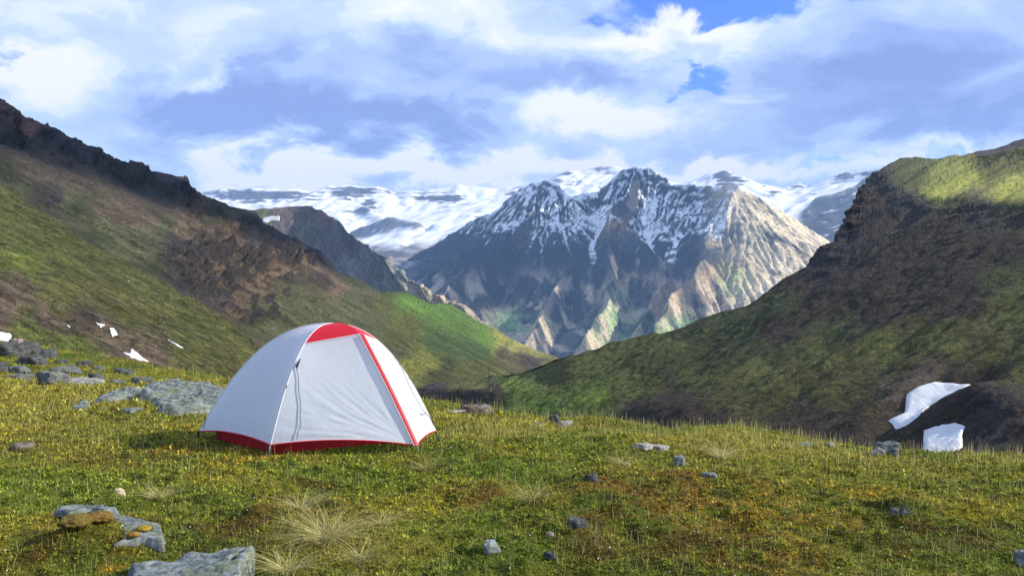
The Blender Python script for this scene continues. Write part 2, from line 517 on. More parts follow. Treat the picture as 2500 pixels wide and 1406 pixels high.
rock2 = sst(H2 - H, -40, 40)
H = np.maximum(H, H2)
rl = ridged(X / 800, Y / 800, 7.0, 4)
H = H + rl * 45 + fbm(X / 260, Y / 260, 9.0, 4) * 28
Hd, flow = erode(H, cell, 14000, 3, steps=50, seed=5)
H = blur(Hd, 1)
fl = blur(np.log1p(flow), 1); fl = fl / np.percentile(fl, 99)
gyy, gxx = np.gradient(H, cell); slope = np.hypot(gxx, gyy)
PX = 1250 + K * X / Y; PY = HOR - (H - EYE) / Y * K
nA = fbm(X / 700, Y / 700, 13.0, 5); nB = fbm(X / 160, Y / 160, H / 160, 5); nS = fbm(X / 1600, Y / 1600, H / 42.0, 4)
col = np.empty(H.shape + (3,)); col[:] = (0.74, 0.76, 0.80)
cliff = np.zeros(H.shape)
for (a, b, c, d, k) in ((640, 478, 120, 15, 1.9), (860, 470, 75, 17, 1.8), (1080, 486, 65, 9, 1.7), (900, 500, 22, 22, 1.4), (1270, 468, 40, 12, 1.1), (1780, 440, 55, 18, 1.3), (1385, 424, 22, 8, 1.2), (1950, 455, 40, 8, 1.2), (1890, 470, 18, 6, 1.3), (2062, 430, 24, 12, 1.2), (2120, 425, 30, 12, 1.1), (1175, 540, 40, 25, .9), (560, 478, 50, 14, 1.2)):
    cliff = np.maximum(cliff, k * np.exp(-(((PX - a) / c) ** 2 + ((PY - b) / d) ** 2)))
rk = sst(cliff * 0.8 + nB * 0.7 + nS * 0.75 - 0.55, 0.0, 0.2) * sst(cliff, 0.12, 0.3)
rk = np.maximum(rk, sst(slope + 0.5 * nS + 0.3 * nB, 0.62, 0.8) * 0.85)
col = mixc(col, (0.075, 0.075, 0.085), rk)
blue_face = sst(PX, 1935, 1965) * sst(PY - np.interp(PX, [1940, 1990, 2040, 2100, 2150, 2300], [525, 484, 470, 457, 432, 420]), 0, 9) * sst(nB * 0.8 + nS * 0.5, -0.5, -0.25)
col = mixc(col, (0.06, 0.06, 0.07), blue_face)
r2 = rock2 * (1 - sst(H - (430 + nB * 260 + nA * 150 - fl * 120), -40, 60) * (1 - sst(PX, 1880, 1950) * 0.75))
col = mixc(col, (0.08, 0.075, 0.075), r2)
flat = sst(-H, -330, -180 ) * sst(nB * 120 - H, -330, -120)
col = mixc(col, (0.09, 0.085, 0.08), flat)
bed = sst(-H, -110, -50) * sst(nA + nB, -0.1, 0.3)
col = mixc(col, (0.40, 0.37, 0.34), bed)
tag(mesh_np('mountain_range', np.stack([X, Y, H], -1), grid_faces(*H.shape), mt_ice, col), kind='structure')


# ================================================================== VALLEY SIDES
def idw(PX, PY, pts, warp=0, p=3.4, seed=0.0):
    """Ground cover, in places with painted sunlight: colour by what grows or lies nearest, with ragged edges."""
    if warp:
        a = fbm(PX / 95, PY / 60, seed, 5) * warp; b = fbm(PX / 95, PY / 60, seed + 9.0, 5) * warp
        PX = PX + a; PY = PY + b * 0.6
    num = 0; den = 0
    for (x, y, c) in pts:
        d2 = (PX - x) ** 2 + (1.35 * (PY - y)) ** 2 + 60.0
        wgt = d2 ** (-p / 2)
        num = num + wgt[..., None] * np.array(c); den = den + wgt
    return num / den[..., None]


def loft(name, mat, pxs, sky_pts, bottom, depth, colour, relief, rows=230, back=(1.7, 0.35), gamma=1.0):
    sx, sy = np.array(sky_pts, float).T
    sky_y = np.interp(pxs, sx, sy)
    t = np.linspace(0, 1, rows)[:, None] ** gamma
    PX = np.broadcast_to(pxs[None, :], (rows, len(pxs))).copy()
    PY = bottom + (sky_y[None, :] - bottom) * t
    D = depth(PX, PY)
    P = ray(PX, PY, D)
    colr = colour(PX, PY, P)
    # behind the skyline the ground falls away again
    nb = 14
    kk = np.linspace(0, 1, nb + 1)[1:]
    last = P[-1]
    B = []
    for q in kk:
        s = 1 + (back[0] - 1) * q
        pt = last * 1.0
        pt[:, 0] = last[:, 0] * s; pt[:, 1] = last[:, 1] * s
        dz = (last[:, 2] - EYE) * (s - 1)
        pt[:, 2] = last[:, 2] + np.minimum(dz, 0) - back[1] * (s - 1) * last[:, 1] * (0.35 + 0.65 * q)
        B.append(pt)
    P = np.concatenate([P, np.array(B)], 0)
    PXa = np.concatenate([PX, np.broadcast_to(pxs[None, :], (nb, len(pxs)))], 0)
    PYa = np.concatenate([PY, np.broadcast_to(PY[-1:], (nb, len(pxs)))], 0)
    colr = np.concatenate([colr, np.broadcast_to(colr[-1:], (nb,) + colr.shape[1:])], 0)
    Da = P[..., 1]
    du = np.gradient(P, axis=1); dv = np.gradient(P, axis=0)
    N = np.cross(du, dv); N /= np.linalg.norm(N, axis=-1, keepdims=True) + 1e-9
    N = np.where(N[..., 2:3] < 0, -N, N)
    rel = relief(PXa, PYa, P, Da)
    P = P + N * rel[..., None]
    o = mesh_np(name, P, grid_faces(*P.shape[:2]), mat, colr)
    tag(o, kind='structure')
    return P, PXa, PYa


def sampler(P, PXa, PYa, rows):
    """Find the built surface again where the photograph shows it."""
    def col_at(c, py):
        q = PYa[:rows, c]
        r = float(np.interp(-py, -q, np.arange(rows)))
        i = min(int(r), rows - 2); k = r - i
        return P[i, c] * (1 - k) + P[i + 1, c] * k
    def f(px, py):
        u = float(np.interp(px, PXa[0], np.arange(PXa.shape[1])))
        c = min(int(u), PXa.shape[1] - 2); k = u - c
        return col_at(c, py) * (1 - k) + col_at(c + 1, py) * k
    return f

Bn = (0.118, 0.088, 0.066); Rd = (0.16, 0.08, 0.06); Dk = (0.048, 0.044, 0.045); G1 = (0.085, 0.092, 0.026); G2 = (0.10, 0.125, 0.026)
Gv = (0.10, 0.19, 0.03); Yv_lit = (0.30, 0.30, 0.07); Gr = (0.10, 0.145, 0.026); Tn = (0.16, 0.115, 0.078); Gg = (0.085, 0.092, 0.046); Yg_lit = (0.19, 0.20, 0.045); Dg = (0.045, 0.055, 0.022); DB = (0.052, 0.040, 0.033); Ol = (0.085, 0.082, 0.026)  # the two bright yellows have sunlight put into the colour
mt_near = terrain_mat('hillside_turf', 0.16, 0.8, grain=0.5, fine=7.5, relief=0.5)
mt_left = terrain_mat('crag_turf', 0.075, 2.4, grain=0.66, fine=7.0, relief=0.55)
mt_mid = terrain_mat('hillside_rock', 0.035, 6.0, grain=0.6, fine=4.5, relief=0.5)

# ---- round-topped mountain at the end of the left-hand ridge
def depth_ml(PX, PY):
    return 2900 - 500 * sst(PX, 700, 1100) - (PY - 500) * 1.3
def col_ml(PX, PY, P):
    c = idw(PX, PY, [(620, 530, Gg), (700, 520, (0.10, 0.075, 0.068)), (780, 525, (0.10, 0.072, 0.066)), (740, 570, (0.075, 0.078, 0.055)), (820, 590, (0.085, 0.075, 0.075)), (900, 640, (0.11, 0.105, 0.10)), (880, 700, (0.10, 0.10, 0.095)), (960, 690, (0.12, 0.125, 0.10)), (1040, 730, (0.22, 0.18, 0.13)), (1000, 745, (0.17, 0.15, 0.12))], 26, seed=3.0)
    s = fbm(PX / 14, PY / 90, 2.0, 4)
    return 1.5 * c * (1 + 0.55 * s[..., None])
def rel_ml(PX, PY, P, D):
    m = sst(PX + (PY - 560) * 0.4, 770, 850)
    u = (PX - 0.55 * (PY - 560))
    return fbm(P[..., 0] / 160, P[..., 1] / 160, P[..., 2] / 160, 5) * 10 + m * (ridged(u / 34, PY / 260, 1.0, 4) - 0.3) * 34 + fbm(P[..., 0] / 40, P[..., 1] / 40, P[..., 2] / 40, 4) * 5
pxs = np.linspace(440, 1180, 330)
Pm, PXm, PYm = loft('mountain_left', mt_mid, pxs, [(440, 560), (560, 528), (600, 520), (640, 513), (700, 506), (750, 503), (785, 511), (800, 528), (830, 540), (848, 566), (870, 585), (895, 598), (930, 622), (960, 650), (1000, 681), (1060, 722), (1100, 745), (1180, 800)],
                    860, depth_ml, col_ml, rel_ml, rows=170, back=(1.5, 0.2))

# ---- left side of the valley: crags above, turf below
LSKY = [(-500, 40), (-300, 130), (-150, 185), (0, 243), (30, 262), (60, 286), (115, 302), (130, 313), (190, 335), (208, 355), (245, 362), (250, 372), (275, 388), (345, 395), (356, 408), (400, 424), (455, 432), (466, 457), (490, 475), (520, 488), (560, 505), (600, 512), (622, 516), (640, 542), (690, 568), (740, 590), (780, 608), (803, 640), (822, 655), (880, 680), (930, 708), (990, 715), (1040, 738), (1110, 742), (1150, 765), (1210, 805), (1250, 830), (1300, 855), (1345, 874), (1400, 905), (1520, 960)]
def shoulder(PX):
    """Rim of the near turf shoulder."""
    return np.interp(PX, [-500, 0, 100, 220, 330, 420, 520, 600, 660, 1000], [250, 440, 520, 592, 652, 702, 762, 816, 860, 1060]) + fbm(PX / 60, 0.0 * PX, 3.0, 3) * 7
def knobs(PX, PY):
    """Dark outcrops breaking through the scree beyond the shoulder."""
    reg = np.exp(-(((PX - 560) / 170) ** 2 + ((PY - 670) / 90) ** 2)) + np.exp(-(((PX - 690) / 120) ** 2 + ((PY - 600) / 45) ** 2)) + 0.8 * np.exp(-(((PX - 620) / 60) ** 2 + ((PY - 765) / 30) ** 2)) + np.exp(-(((PX - 300) / 230) ** 2 + ((PY - 420 - (PX - 300) * 0.3) / 30) ** 2))
    n = fbm(PX / 34, (PY - 0.3 * PX) / 17, 91.0, 5) + 0.25 * np.clip(reg, 0, 1)
    return sst(n, 0.2, 0.34) * sst(reg, 0.15, 0.5) * sst(shoulder(PX) - PY, 0, 14)
def depth_l(PX, PY):
    B = (PY - HOR) + 0.5 * (1250 - PX)
    y = 63450.0 / np.maximum(B - 100, 62.0)
    y = y * (1 + 0.55 * sst(PX, 500, 1150) + 0.5 * sst(PX, 1100, 1350))
    # the near turf shoulder stands in front of the crags
    y = y * (1 + 0.30 * sst(shoulder(PX) - PY, -2, 22))
    return y
def col_l(PX, PY, P):
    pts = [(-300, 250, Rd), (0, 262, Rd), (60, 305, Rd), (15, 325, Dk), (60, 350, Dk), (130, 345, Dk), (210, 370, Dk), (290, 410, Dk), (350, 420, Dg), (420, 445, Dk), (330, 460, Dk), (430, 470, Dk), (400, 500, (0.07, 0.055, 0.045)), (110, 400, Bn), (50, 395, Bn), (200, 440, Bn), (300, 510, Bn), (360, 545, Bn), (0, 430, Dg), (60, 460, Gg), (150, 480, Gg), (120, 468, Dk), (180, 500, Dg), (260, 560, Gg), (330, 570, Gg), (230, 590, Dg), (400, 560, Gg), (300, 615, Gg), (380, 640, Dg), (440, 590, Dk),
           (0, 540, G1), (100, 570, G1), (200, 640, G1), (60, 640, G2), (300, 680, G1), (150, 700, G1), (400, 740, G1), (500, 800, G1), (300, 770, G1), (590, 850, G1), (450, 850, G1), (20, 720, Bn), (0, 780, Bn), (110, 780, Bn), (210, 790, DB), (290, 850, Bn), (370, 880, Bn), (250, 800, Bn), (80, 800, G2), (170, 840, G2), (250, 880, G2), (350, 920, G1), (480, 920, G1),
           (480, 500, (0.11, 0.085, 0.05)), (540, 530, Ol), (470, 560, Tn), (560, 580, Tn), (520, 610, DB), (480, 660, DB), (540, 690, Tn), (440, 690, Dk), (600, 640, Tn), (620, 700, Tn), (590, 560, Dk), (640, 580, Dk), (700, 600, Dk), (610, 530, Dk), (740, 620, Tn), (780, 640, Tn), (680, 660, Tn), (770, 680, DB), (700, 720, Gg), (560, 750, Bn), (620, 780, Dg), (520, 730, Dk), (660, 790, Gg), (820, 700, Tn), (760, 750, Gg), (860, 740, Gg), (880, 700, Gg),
           (800, 800, Gg), (900, 790, Gg), (950, 740, G1), (1000, 740, Gv), (1060, 770, Gv), (1130, 790, Gv), (1000, 810, G1), (1080, 840, (0.05, 0.09, 0.03)), (1150, 850, (0.05, 0.09, 0.03)), (1180, 820, Gv), (1260, 850, Yv_lit), (1220, 818, Yv_lit), (1310, 868, Yv_lit), (1240, 860, DB), (1280, 880, DB), (1300, 885, DB), (1000, 890, Yg_lit), (1040, 900, Yg_lit), (950, 870, Gg), (1100, 900, Dg), (1150, 905, G1), (1060, 930, Dg)]  # yellow far rim and foot patch: sunlight painted into the turf
    edge = shoulder(PX)
    sx = lambda q: float(shoulder(np.array([float(q[0])]))[0])
    near_p = [q for q in pts if q[1] > sx(q) - 2]; far_p = [q for q in pts if q[1] <= sx(q) + 2]
    c = idw(PX, PY, far_p, 44, seed=1.0)
    cn = idw(PX, PY, near_p, 44, seed=1.0)
    mk = sst(PY - edge, -3, 5)
    c = c + (cn - c) * mk[..., None]
    s = fbm((PX * 0.45 - PY * 0.9) / 9, (PX * 0.9 + PY * 0.45) / 130, 4.0, 5)     # tongues down the fall line
    c = c * (1 + 0.72 * s[..., None])
    crag = crag_l(PX, PY)
    v = ridged(P[..., 0] / 9, P[..., 1] / 22, P[..., 2] / 4.5, 4)
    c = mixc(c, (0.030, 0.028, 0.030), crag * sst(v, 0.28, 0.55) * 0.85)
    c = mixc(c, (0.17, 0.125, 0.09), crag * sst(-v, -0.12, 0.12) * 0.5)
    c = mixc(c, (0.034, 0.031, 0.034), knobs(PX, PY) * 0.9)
    sp = fbm(PX / 5, PY / 4, 6.0, 3)
    sp2 = fbm(PX / 3.2, PY / 2.4, 66.0, 3)
    c = mixc(c, (0.028, 0.032, 0.014), np.maximum(sst(sp, 0.2, 0.42), sst(sp2, 0.25, 0.45)) * 0.6 * (1 - crag))
    c = mixc(c, (0.17, 0.15, 0.11), sst(fbm(PX / 2.6, PY / 2.2, 16.0, 2), 0.45, 0.65) * 0.4)
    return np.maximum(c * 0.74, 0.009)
def crag_l(PX, PY):
    sk = np.interp(PX, *np.array(LSKY, float).T)
    top = sst(-(PY - sk), -105, -25) * sst(-np.abs(PX - 380), -470, -330)
    m = np.exp(-(((PX - 545) / 150) ** 2 + ((PY - 640) / 95) ** 2)) + np.exp(-(((PX - 700) / 110) ** 2 + ((PY - 620) / 50) ** 2)) + np.exp(-(((PX - 40) / 90) ** 2 + ((PY - 340) / 28) ** 2)) + 0.8 * np.exp(-(((PX - 1275) / 45) ** 2 + ((PY - 868) / 18) ** 2))
    m = np.clip(np.maximum(top, m * 1.1), 0, 1)
    return m * sst(fbm(PX / 60, PY / 38, 21.0, 4), -0.28, 0.12)
def rel_l(PX, PY, P, D):
    crag = crag_l(PX, PY)
    x, y, z = P[..., 0], P[..., 1], P[..., 2]
    step = fbm(x / 60, y / 60, z / 60, 4) * 5
    strata = np.abs(((z + step * 1.6) / 9.0) % 1.0 - 0.5) * 2
    sk = np.interp(PX, *np.array(LSKY, float).T)
    rim = 1 - 0.62 * sst(-(PY - sk), -40, -4)
    r = crag * rim * ((ridged(x / 30, y / 40, z / 16, 5) - 0.25) * (5.0 + 4.5 * (rim - 0.38)) + (strata - 0.5) * 3.6 + rim * fbm(x / 7, y / 7, z / 5, 4) * 3.2) * np.clip(D / 420, 0.35, 1.5)
    g = fbm((PX * 0.45 - PY * 0.9) / 34, (PX * 0.9 + PY * 0.45) / 300, 14.0, 4)
    g2 = fbm((PX * 0.5 - PY * 0.85) / 9, (PX * 0.85 + PY * 0.5) / 60, 24.0, 4)
    r = r + (1 - crag) * (g * 0.010 + g2 * 0.0016) * D
    r = r + knobs(PX, PY) * sst(PY - sk, 10, 45) * (0.7 + fbm(x / 5, y / 5, z / 5, 3)) * 0.0052 * D
    return r + fbm(x / 3.2, y / 3.2, z / 3.2, 3) * 0.0012 * D
pxs = np.linspace(-420, 1500, 760)
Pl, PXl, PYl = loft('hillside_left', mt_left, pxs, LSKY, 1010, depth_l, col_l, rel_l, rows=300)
at_left = sampler(Pl, PXl, PYl, 300)

# ---- right side of the valley: bench on top, dark scree, turf and a gully with old snow
RSKY = [(960, 952), (1040, 946), (1060, 942), (1130, 926), (1200, 915), (1270, 905), (1310, 890), (1350, 873), (1420, 862), (1500, 838), (1560, 820), (1640, 800), (1690, 786), (1740, 770), (1830, 738), (1870, 712), (1920, 680), (1960, 655), (1985, 630), (2010, 605), (2030, 590), (2045, 572), (2070, 540), (2085, 505), (2105, 470), (2112, 455), (2130, 430), (2160, 408), (2185, 394), (2280, 385), (2360, 378), (2430, 372), (2500, 366), (2650, 352), (2900, 330)]
def depth_r(PX, PY):
    B = (PY - HOR) + 0.4 * (PX - 1250)
    y = 65700.0 / np.maximum(B, 120.0)
    y = np.where(PX < 1400, y * (1 + 0.9 * sst(-PX, -1400, -1050) * sst(-PY, -960, -890)), y)
    cap = np.interp(PX, [2000, 2150, 2230, 2350, 2500, 2900], [300, 440, 470, 488, 492, 500])
    y = y * (1 + sst(cap - PY, -4, 110) * sst(PX, 2050, 2250) * 0.85)
    return y
def col_r(PX, PY, P):
    pts = [(2350, 440, Yg_lit), (2470, 460, Yg_lit), (2420, 415, Ol), (2300, 420, (0.12, 0.13, 0.035)), (2280, 468, Yg_lit), (2200, 405, Dg), (2480, 390, Ol), (2600, 430, Yg_lit), (2230, 440, Dg), (2150, 440, Dk), (2190, 470, Dk), (2250, 505, Dk), (2400, 515, Dk), (2550, 520, Dk), (2120, 520, DB), (2300, 560, DB), (2450, 600, DB), (2080, 580, Dk), (2200, 620, DB), (2350, 660, DB), (2550, 600, DB), (2000, 650, Dk), (2100, 680, DB), (2250, 720, DB), (1950, 690, DB), (1900, 740, Dg), (2000, 740, DB), (2150, 770, DB), (2350, 740, DB), (2450, 690, Dg), (1800, 790, Dg), (1900, 800, DB), (2050, 810, Dg), (1700, 820, Dg), (1600, 840, G1), (1500, 870, G1), (1400, 900, G1), (1350, 885, G1), (1250, 935, Gr), (1150, 938, G1), (1090, 965, Dk), (1160, 965, DB), (1210, 955, DB), (1100, 990, DB), (1270, 975, Gr), (1350, 990, Gr), (1450, 970, Gr), (1350, 930, G1), (1500, 920, G1), (1600, 900, Dg), (1700, 880, Dg), (1700, 930, G1), (1850, 860, Dg), (1850, 920, G1), (2000, 860, G1), (2000, 920, Ol), (2150, 850, G1), (2300, 830, G1), (2450, 780, G1), (2500, 730, G1), (2550, 850, G1), (2200, 890, Ol), (2400, 860, Ol), (1550, 1010, DB), (1620, 985, DB), (1680, 1000, DB), (1750, 1040, DB), (1560, 960, G1), (1800, 980, Ol), (1900, 960, Ol), (1950, 1020, DB), (2080, 970, Ol), (2100, 1040, DB), (2180, 960, Bn), (2250, 915, Bn), (2400, 920, DB), (2350, 970, DB), (2450, 980, Dk), (2480, 930, Ol), (2230, 1030, DB), (2420, 1060, Dk), (2280, 1080, DB), (2500, 1080, DB), (2150, 1100, DB)]  # yellow bench spots: turf colour with sunlight painted in
    c = idw(PX, PY, pts, 46, seed=5.0)
    grass = sst(c[..., 1] - c[..., 0] * 1.02, -0.012, 0.006)
    c = c * (1 + 0.35 * grass[..., None])
    s = fbm((PX * 0.45 + PY * 0.9) / 11, (PX * 0.9 - PY * 0.45) / 150, 4.0, 5)
    c = c * (1 + 0.28 * s[..., None])
    sp = fbm(PX / 6, PY / 4.5, 6.0, 3)
    sp2 = fbm(PX / 3.4, PY / 2.6, 76.0, 3)
    c = mixc(c, (0.022, 0.022, 0.014), np.maximum(sst(sp, 0.15, 0.4), sst(sp2, 0.2, 0.45)) * 0.5)
    c = mixc(c, (0.16, 0.14, 0.11), sst(fbm(PX / 2.8, PY / 2.4, 36.0, 2), 0.45, 0.65) * 0.4)
    c = c * (0.72 + 0.35 * sst(PX, 2150, 2300) * sst(-PY, -500, -470))[..., None]  # shade painted into the slope colour, the sunlit bench left brighter
    return np.maximum(c, 0.008)
def rel_r(PX, PY, P, D):
    x, y, z = P[..., 0], P[..., 1], P[..., 2]
    sk = np.interp(PX, *np.array(RSKY, float).T)
    crag = sst(PX, 1930, 2080) * sst(-PX, -2330, -2180) * sst(-(PY - sk), -110, -15) * sst(PY - np.interp(PX, [2100, 2200, 2300], [400, 462, 490]), -20, 10)
    edge = np.interp(PX, [2100, 2200, 2300, 2500, 2900], [440, 462, 492, 494, 500])
    crag = np.maximum(crag, 0.5 * np.exp(-((PY - edge - 22) / 20) ** 2) * sst(PX, 2120, 2200))
    strata = np.abs(((z + fbm(x / 30, y / 30, 0, 3) * 4) / 6.0) % 1.0 - 0.5) * 2
    r = crag * ((ridged(x / 14, y / 16, z / 10, 5) - 0.2) * 3.2 + (strata - 0.5) * 1.6)
    g = fbm((PX * 0.45 + PY * 0.9) / 40, (PX * 0.9 - PY * 0.45) / 330, 14.0, 4)
    g2 = fbm((PX * 0.5 + PY * 0.85) / 11, (PX * 0.85 - PY * 0.5) / 70, 24.0, 4)
    r = r + (g * 0.010 + g2 * 0.0014) * D * (1 - 0.6 * crag)
    # hummocks and the gully banks low down
    bank = np.exp(-(((PX - 1640) / 130) ** 2 + ((PY - 1010) / 38) ** 2)) * 1.2 + np.exp(-(((PX - 1140) / 70) ** 2 + ((PY - 962) / 16) ** 2)) * 1.8 + np.exp(-(((PX - 2420) / 110) ** 2 + ((PY - 985) / 45) ** 2)) * 1.6
    cut = np.exp(-((PY - np.interp(PX, [2100, 2200, 2300, 2450], [1060, 1005, 945, 905])) / 26) ** 2) * sst(PX, 2080, 2160) * sst(-PX, -2480, -2380)
    return r + bank - cut * 1.3 + fbm(x / 2.4, y / 2.4, z / 2.4, 3) * 0.0016 * D
pxs = np.linspace(960, 2880, 760)
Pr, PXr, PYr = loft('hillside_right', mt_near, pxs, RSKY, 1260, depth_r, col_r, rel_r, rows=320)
at_right = sampler(Pr, PXr, PYr, 320)

# ---- the dark hill that shows over the bench
pxs = np.linspace(2280, 2950, 120)
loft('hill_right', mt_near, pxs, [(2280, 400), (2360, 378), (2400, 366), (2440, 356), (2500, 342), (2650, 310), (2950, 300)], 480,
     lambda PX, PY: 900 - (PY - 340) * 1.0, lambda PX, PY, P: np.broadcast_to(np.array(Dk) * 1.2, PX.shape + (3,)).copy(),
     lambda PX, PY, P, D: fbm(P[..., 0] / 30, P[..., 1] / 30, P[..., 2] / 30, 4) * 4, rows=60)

# ---- loose stones and low shrubs strewn over both valley sides, too many to count
def strew(name, label, P, PXa, PYa, rows, n, seed, ground, cat):
    g = np.random.default_rng(seed)
    r = g.integers(2, rows - 3, n); c = g.integers(2, P.shape[1] - 3, n)
    f = g.random((n, 2))[..., None]
    p = P[r, c] + (P[r + 1, c] - P[r, c]) * f[:, 0] + (P[r, c + 1] - P[r, c]) * f[:, 1]
    px, py = PXa[r, c], PYa[r, c]
    keep = g.random(n) < 0.12 + 0.88 * sst(fbm(px / 70, py / 40, 5.0 + seed, 4), -0.1, 0.35)
    p, px, py = p[keep], px[keep], py[keep]; n = len(p)
    D, F = (np.array([(1, 0, 0), (-.5, .87, 0), (-.5, -.87, 0), (0.1, 0, 1), (0, 0.1, -.8)]), np.array([(0, 1, 3), (1, 2, 3), (2, 0, 3), (1, 0, 4), (2, 1, 4), (0, 2, 4)]))
    rad = p[:, 1] * 0.00095 * (0.35 + 1.5 * g.random(n) ** 3)
    a = g.random(n) * 6.28
    ca, sa = np.cos(a), np.sin(a)
    V = np.empty((n, 5, 3))
    for k in range(5):
        q = D[k] * (0.7 + 0.6 * g.random((n, 1)))
        V[:, k, 0] = (q[:, 0] * ca - q[:, 1] * sa) * rad; V[:, k, 1] = (q[:, 0] * sa + q[:, 1] * ca) * rad; V[:, k, 2] = q[:, 2] * rad * 0.75
    V += p[:, None]
    F = (np.arange(n)[:, None, None] * 5 + F[None]).reshape(-1, 3)
    k = g.random(n)[:, None]
    col_ = np.where(k < 0.45, np.array(ground), np.where(k < 0.8, np.array((0.035, 0.042, 0.018)), np.array((0.20, 0.18, 0.15)))) * (0.6 + 0.8 * g.random((n, 1)))
    tag(mesh_np(name, V, F, mt_near, np.repeat(col_, 5, axis=0), smooth=False), label, cat, kind='stuff')
strew('scree_stones', 'loose stones and low shrubs strewn over the right valley side', Pr, PXr, PYr, 320, 26000, 3, (0.05, 0.042, 0.036), 'stones')
strew('scree_stones', 'loose stones and low shrubs strewn over the left valley side', Pl, PXl, PYl, 300, 24000, 4, (0.075, 0.06, 0.048), 'stones')

# ================================================================== MEADOW
CREST = np.array([(-900, 780, 22), (-400, 795, 23), (0, 832, 21), (200, 868, 19), (400, 902, 17), (560, 930, 15.5), (800, 955, 13.5), (1060, 988, 12.4), (1200, 1014, 11.8), (1350, 1034, 11.2), (1480, 1030, 11.0), (1640, 1058, 10.6), (1800, 1048, 10.6), (1960, 1076, 10.1), (2150, 1104, 9.8), (2350, 1116, 9.6), (2500, 1126, 9.4), (2900, 1150, 9.2), (3600, 1170, 9.0)], float)
MOUNDS = []


def base_z(x, y):
    x = np.asarray(x, float); y = np.asarray(y, float)
    yy = np.maximum(y, 0.35 * np.abs(x) + 0.3)
    px = 1250 + K * x / yy
    cpy = np.interp(px, CREST[:, 0], CREST[:, 1]); cd = np.interp(px, CREST[:, 0], CREST[:, 2])
    zc = EYE + (HOR - cpy) / K * cd
    d = np.maximum(yy, 0)
    t = np.clip((d - 5.2) / (cd - 5.2), 0, 4)
    z = zc * np.where(t < 1, t ** 1.7, 1 + 1.7 * (t - 1))
    dd = np.maximum(d - cd, 0)
    z = z - 0.42 * (np.sqrt(dd * dd + 1.2) - 1.0954) * sst(dd, 0, 2.0)
    far = np.interp(d, [0, 60, 90, 300, 1500, 4500, 6000], [-30, -34, -38, -105, -340, -640, -640])
    return np.maximum(z, far)


def ground_z(x, y):
    x = np.asarray(x, float); y = np.asarray(y, float)
    z = base_z(x, y)
    q = fbm(x / 1.6, y / 1.6, 0.0, 3) * 0.075 + fbm(x / 0.42, y / 0.42, 3.0, 3) * 0.055 + np.maximum(fbm(x / 0.16, y / 0.16, 6.0, 2), -0.2) * 0.03
    tent = np.exp(-(((x + 2.05) / 1.35) ** 2 + ((y - 8.5) / 0.95) ** 2) ** 2)
    q = q * (1 - 0.8 * tent)
    for (mx, my, r, h) in MOUNDS:
        q = q + h * np.exp(-((x - mx) ** 2 + (y - my) ** 2) / (r * r))
    return z + q


def hit(px, py, lo=3.0, hi=40.0):
    """Where the line of sight through a photograph pixel meets the meadow."""
    ys = np.exp(np.linspace(math.log(lo), math.log(hi), 900))
    P = ray(px, py, ys)
    below = P[:, 2] <= ground_z(P[:, 0], P[:, 1])
    i = int(np.argmax(below)) if below.any() else int(np.argmin(P[:, 2] - ground_z(P[:, 0], P[:, 1])))
    return np.array([P[i, 0], P[i, 1], float(ground_z(P[i, 0], P[i, 1]))])


for (px, py, r, h) in ((190, 1330, 0.34, 0.12), (520, 1340, 0.16, 0.03), (1540, 1085, 0.55, 0.10), (1240, 1370, 0.35, 0.06), (1380, 1240, 0.4, 0.05), (1780, 1100, 0.6, 0.05), (640, 1260, 0.3, 0.05), (2210, 1250, 0.22, 0.07), (1420, 1175, 0.25, 0.06), (900, 1330, 0.4, 0.05), (340, 1005, 0.6, 0.08)):
    p = hit(px, py)
    MOUNDS.append((p[0], p[1], r, h))


MOSS = {}
def spot(px, py, r, stretch=1.0):
    p = hit(px, py)
    return (p[0], p[1], r, stretch)
ORANGE = [spot(1700, 1225, 0.75, 2.2), spot(1560, 1215, 0.45, 2), spot(1850, 1260, 0.4, 2), spot(640, 1110, 0.35, 2), spot(560, 1120, 0.3, 2), spot(210, 1270, 0.28, 1.6), spot(330, 1395, 0.16), spot(1140, 1215, 0.2), spot(420, 1105, 0.3, 2), spot(750, 1245, 0.3, 2), spot(1430, 1245, 0.12, 2), spot(2140, 1215, 0.12, 2), spot(1820, 1380, 0.3, 2)]
BROWN = [spot(270, 1120, 0.35, 2), spot(700, 1260, 0.45, 2), spot(1150, 1210, 0.25, 2), spot(2300, 1310, 0.4, 2), spot(1580, 1190, 0.5, 2), spot(1500, 1270, 0.5, 2), spot(760, 1175, 0.2, 2), spot(600, 1290, 0.4, 2), spot(1450, 1330, 0.4, 2), spot(1050, 1150, 0.2, 2), spot(40, 1090, 0.3, 2), spot(100, 1330, 0.3, 1.5), spot(1700, 1310, 0.6, 2)]
GREEN = [spot(1300, 1150, 0.6, 2), spot(1150, 1290, 0.6, 2), spot(100, 1200, 0.7, 2), spot(850, 1170, 0.6, 2), spot(1440, 1090, 0.6, 2), spot(2450, 1350, 0.5, 2), spot(1350, 1060, 0.8, 2), spot(720, 1140, 0.35, 2)]
STRAW = [spot(250, 960, 3.0, 2), spot(60, 980, 3.0, 2), spot(1200, 1040, 0.9, 2), spot(1800, 1075, 1.2, 2), spot(820, 1320, 0.4, 1.5), spot(1230, 1060, 0.6, 2)]


def near(x, y, lst):
    m = 0
    for (a, b, r, s) in lst:
        m = np.maximum(m, np.exp(-(((x - a) / (r * math.sqrt(s))) ** 2 + ((y - b) / (r / math.sqrt(s) * 1.6)) ** 2)))
    return m


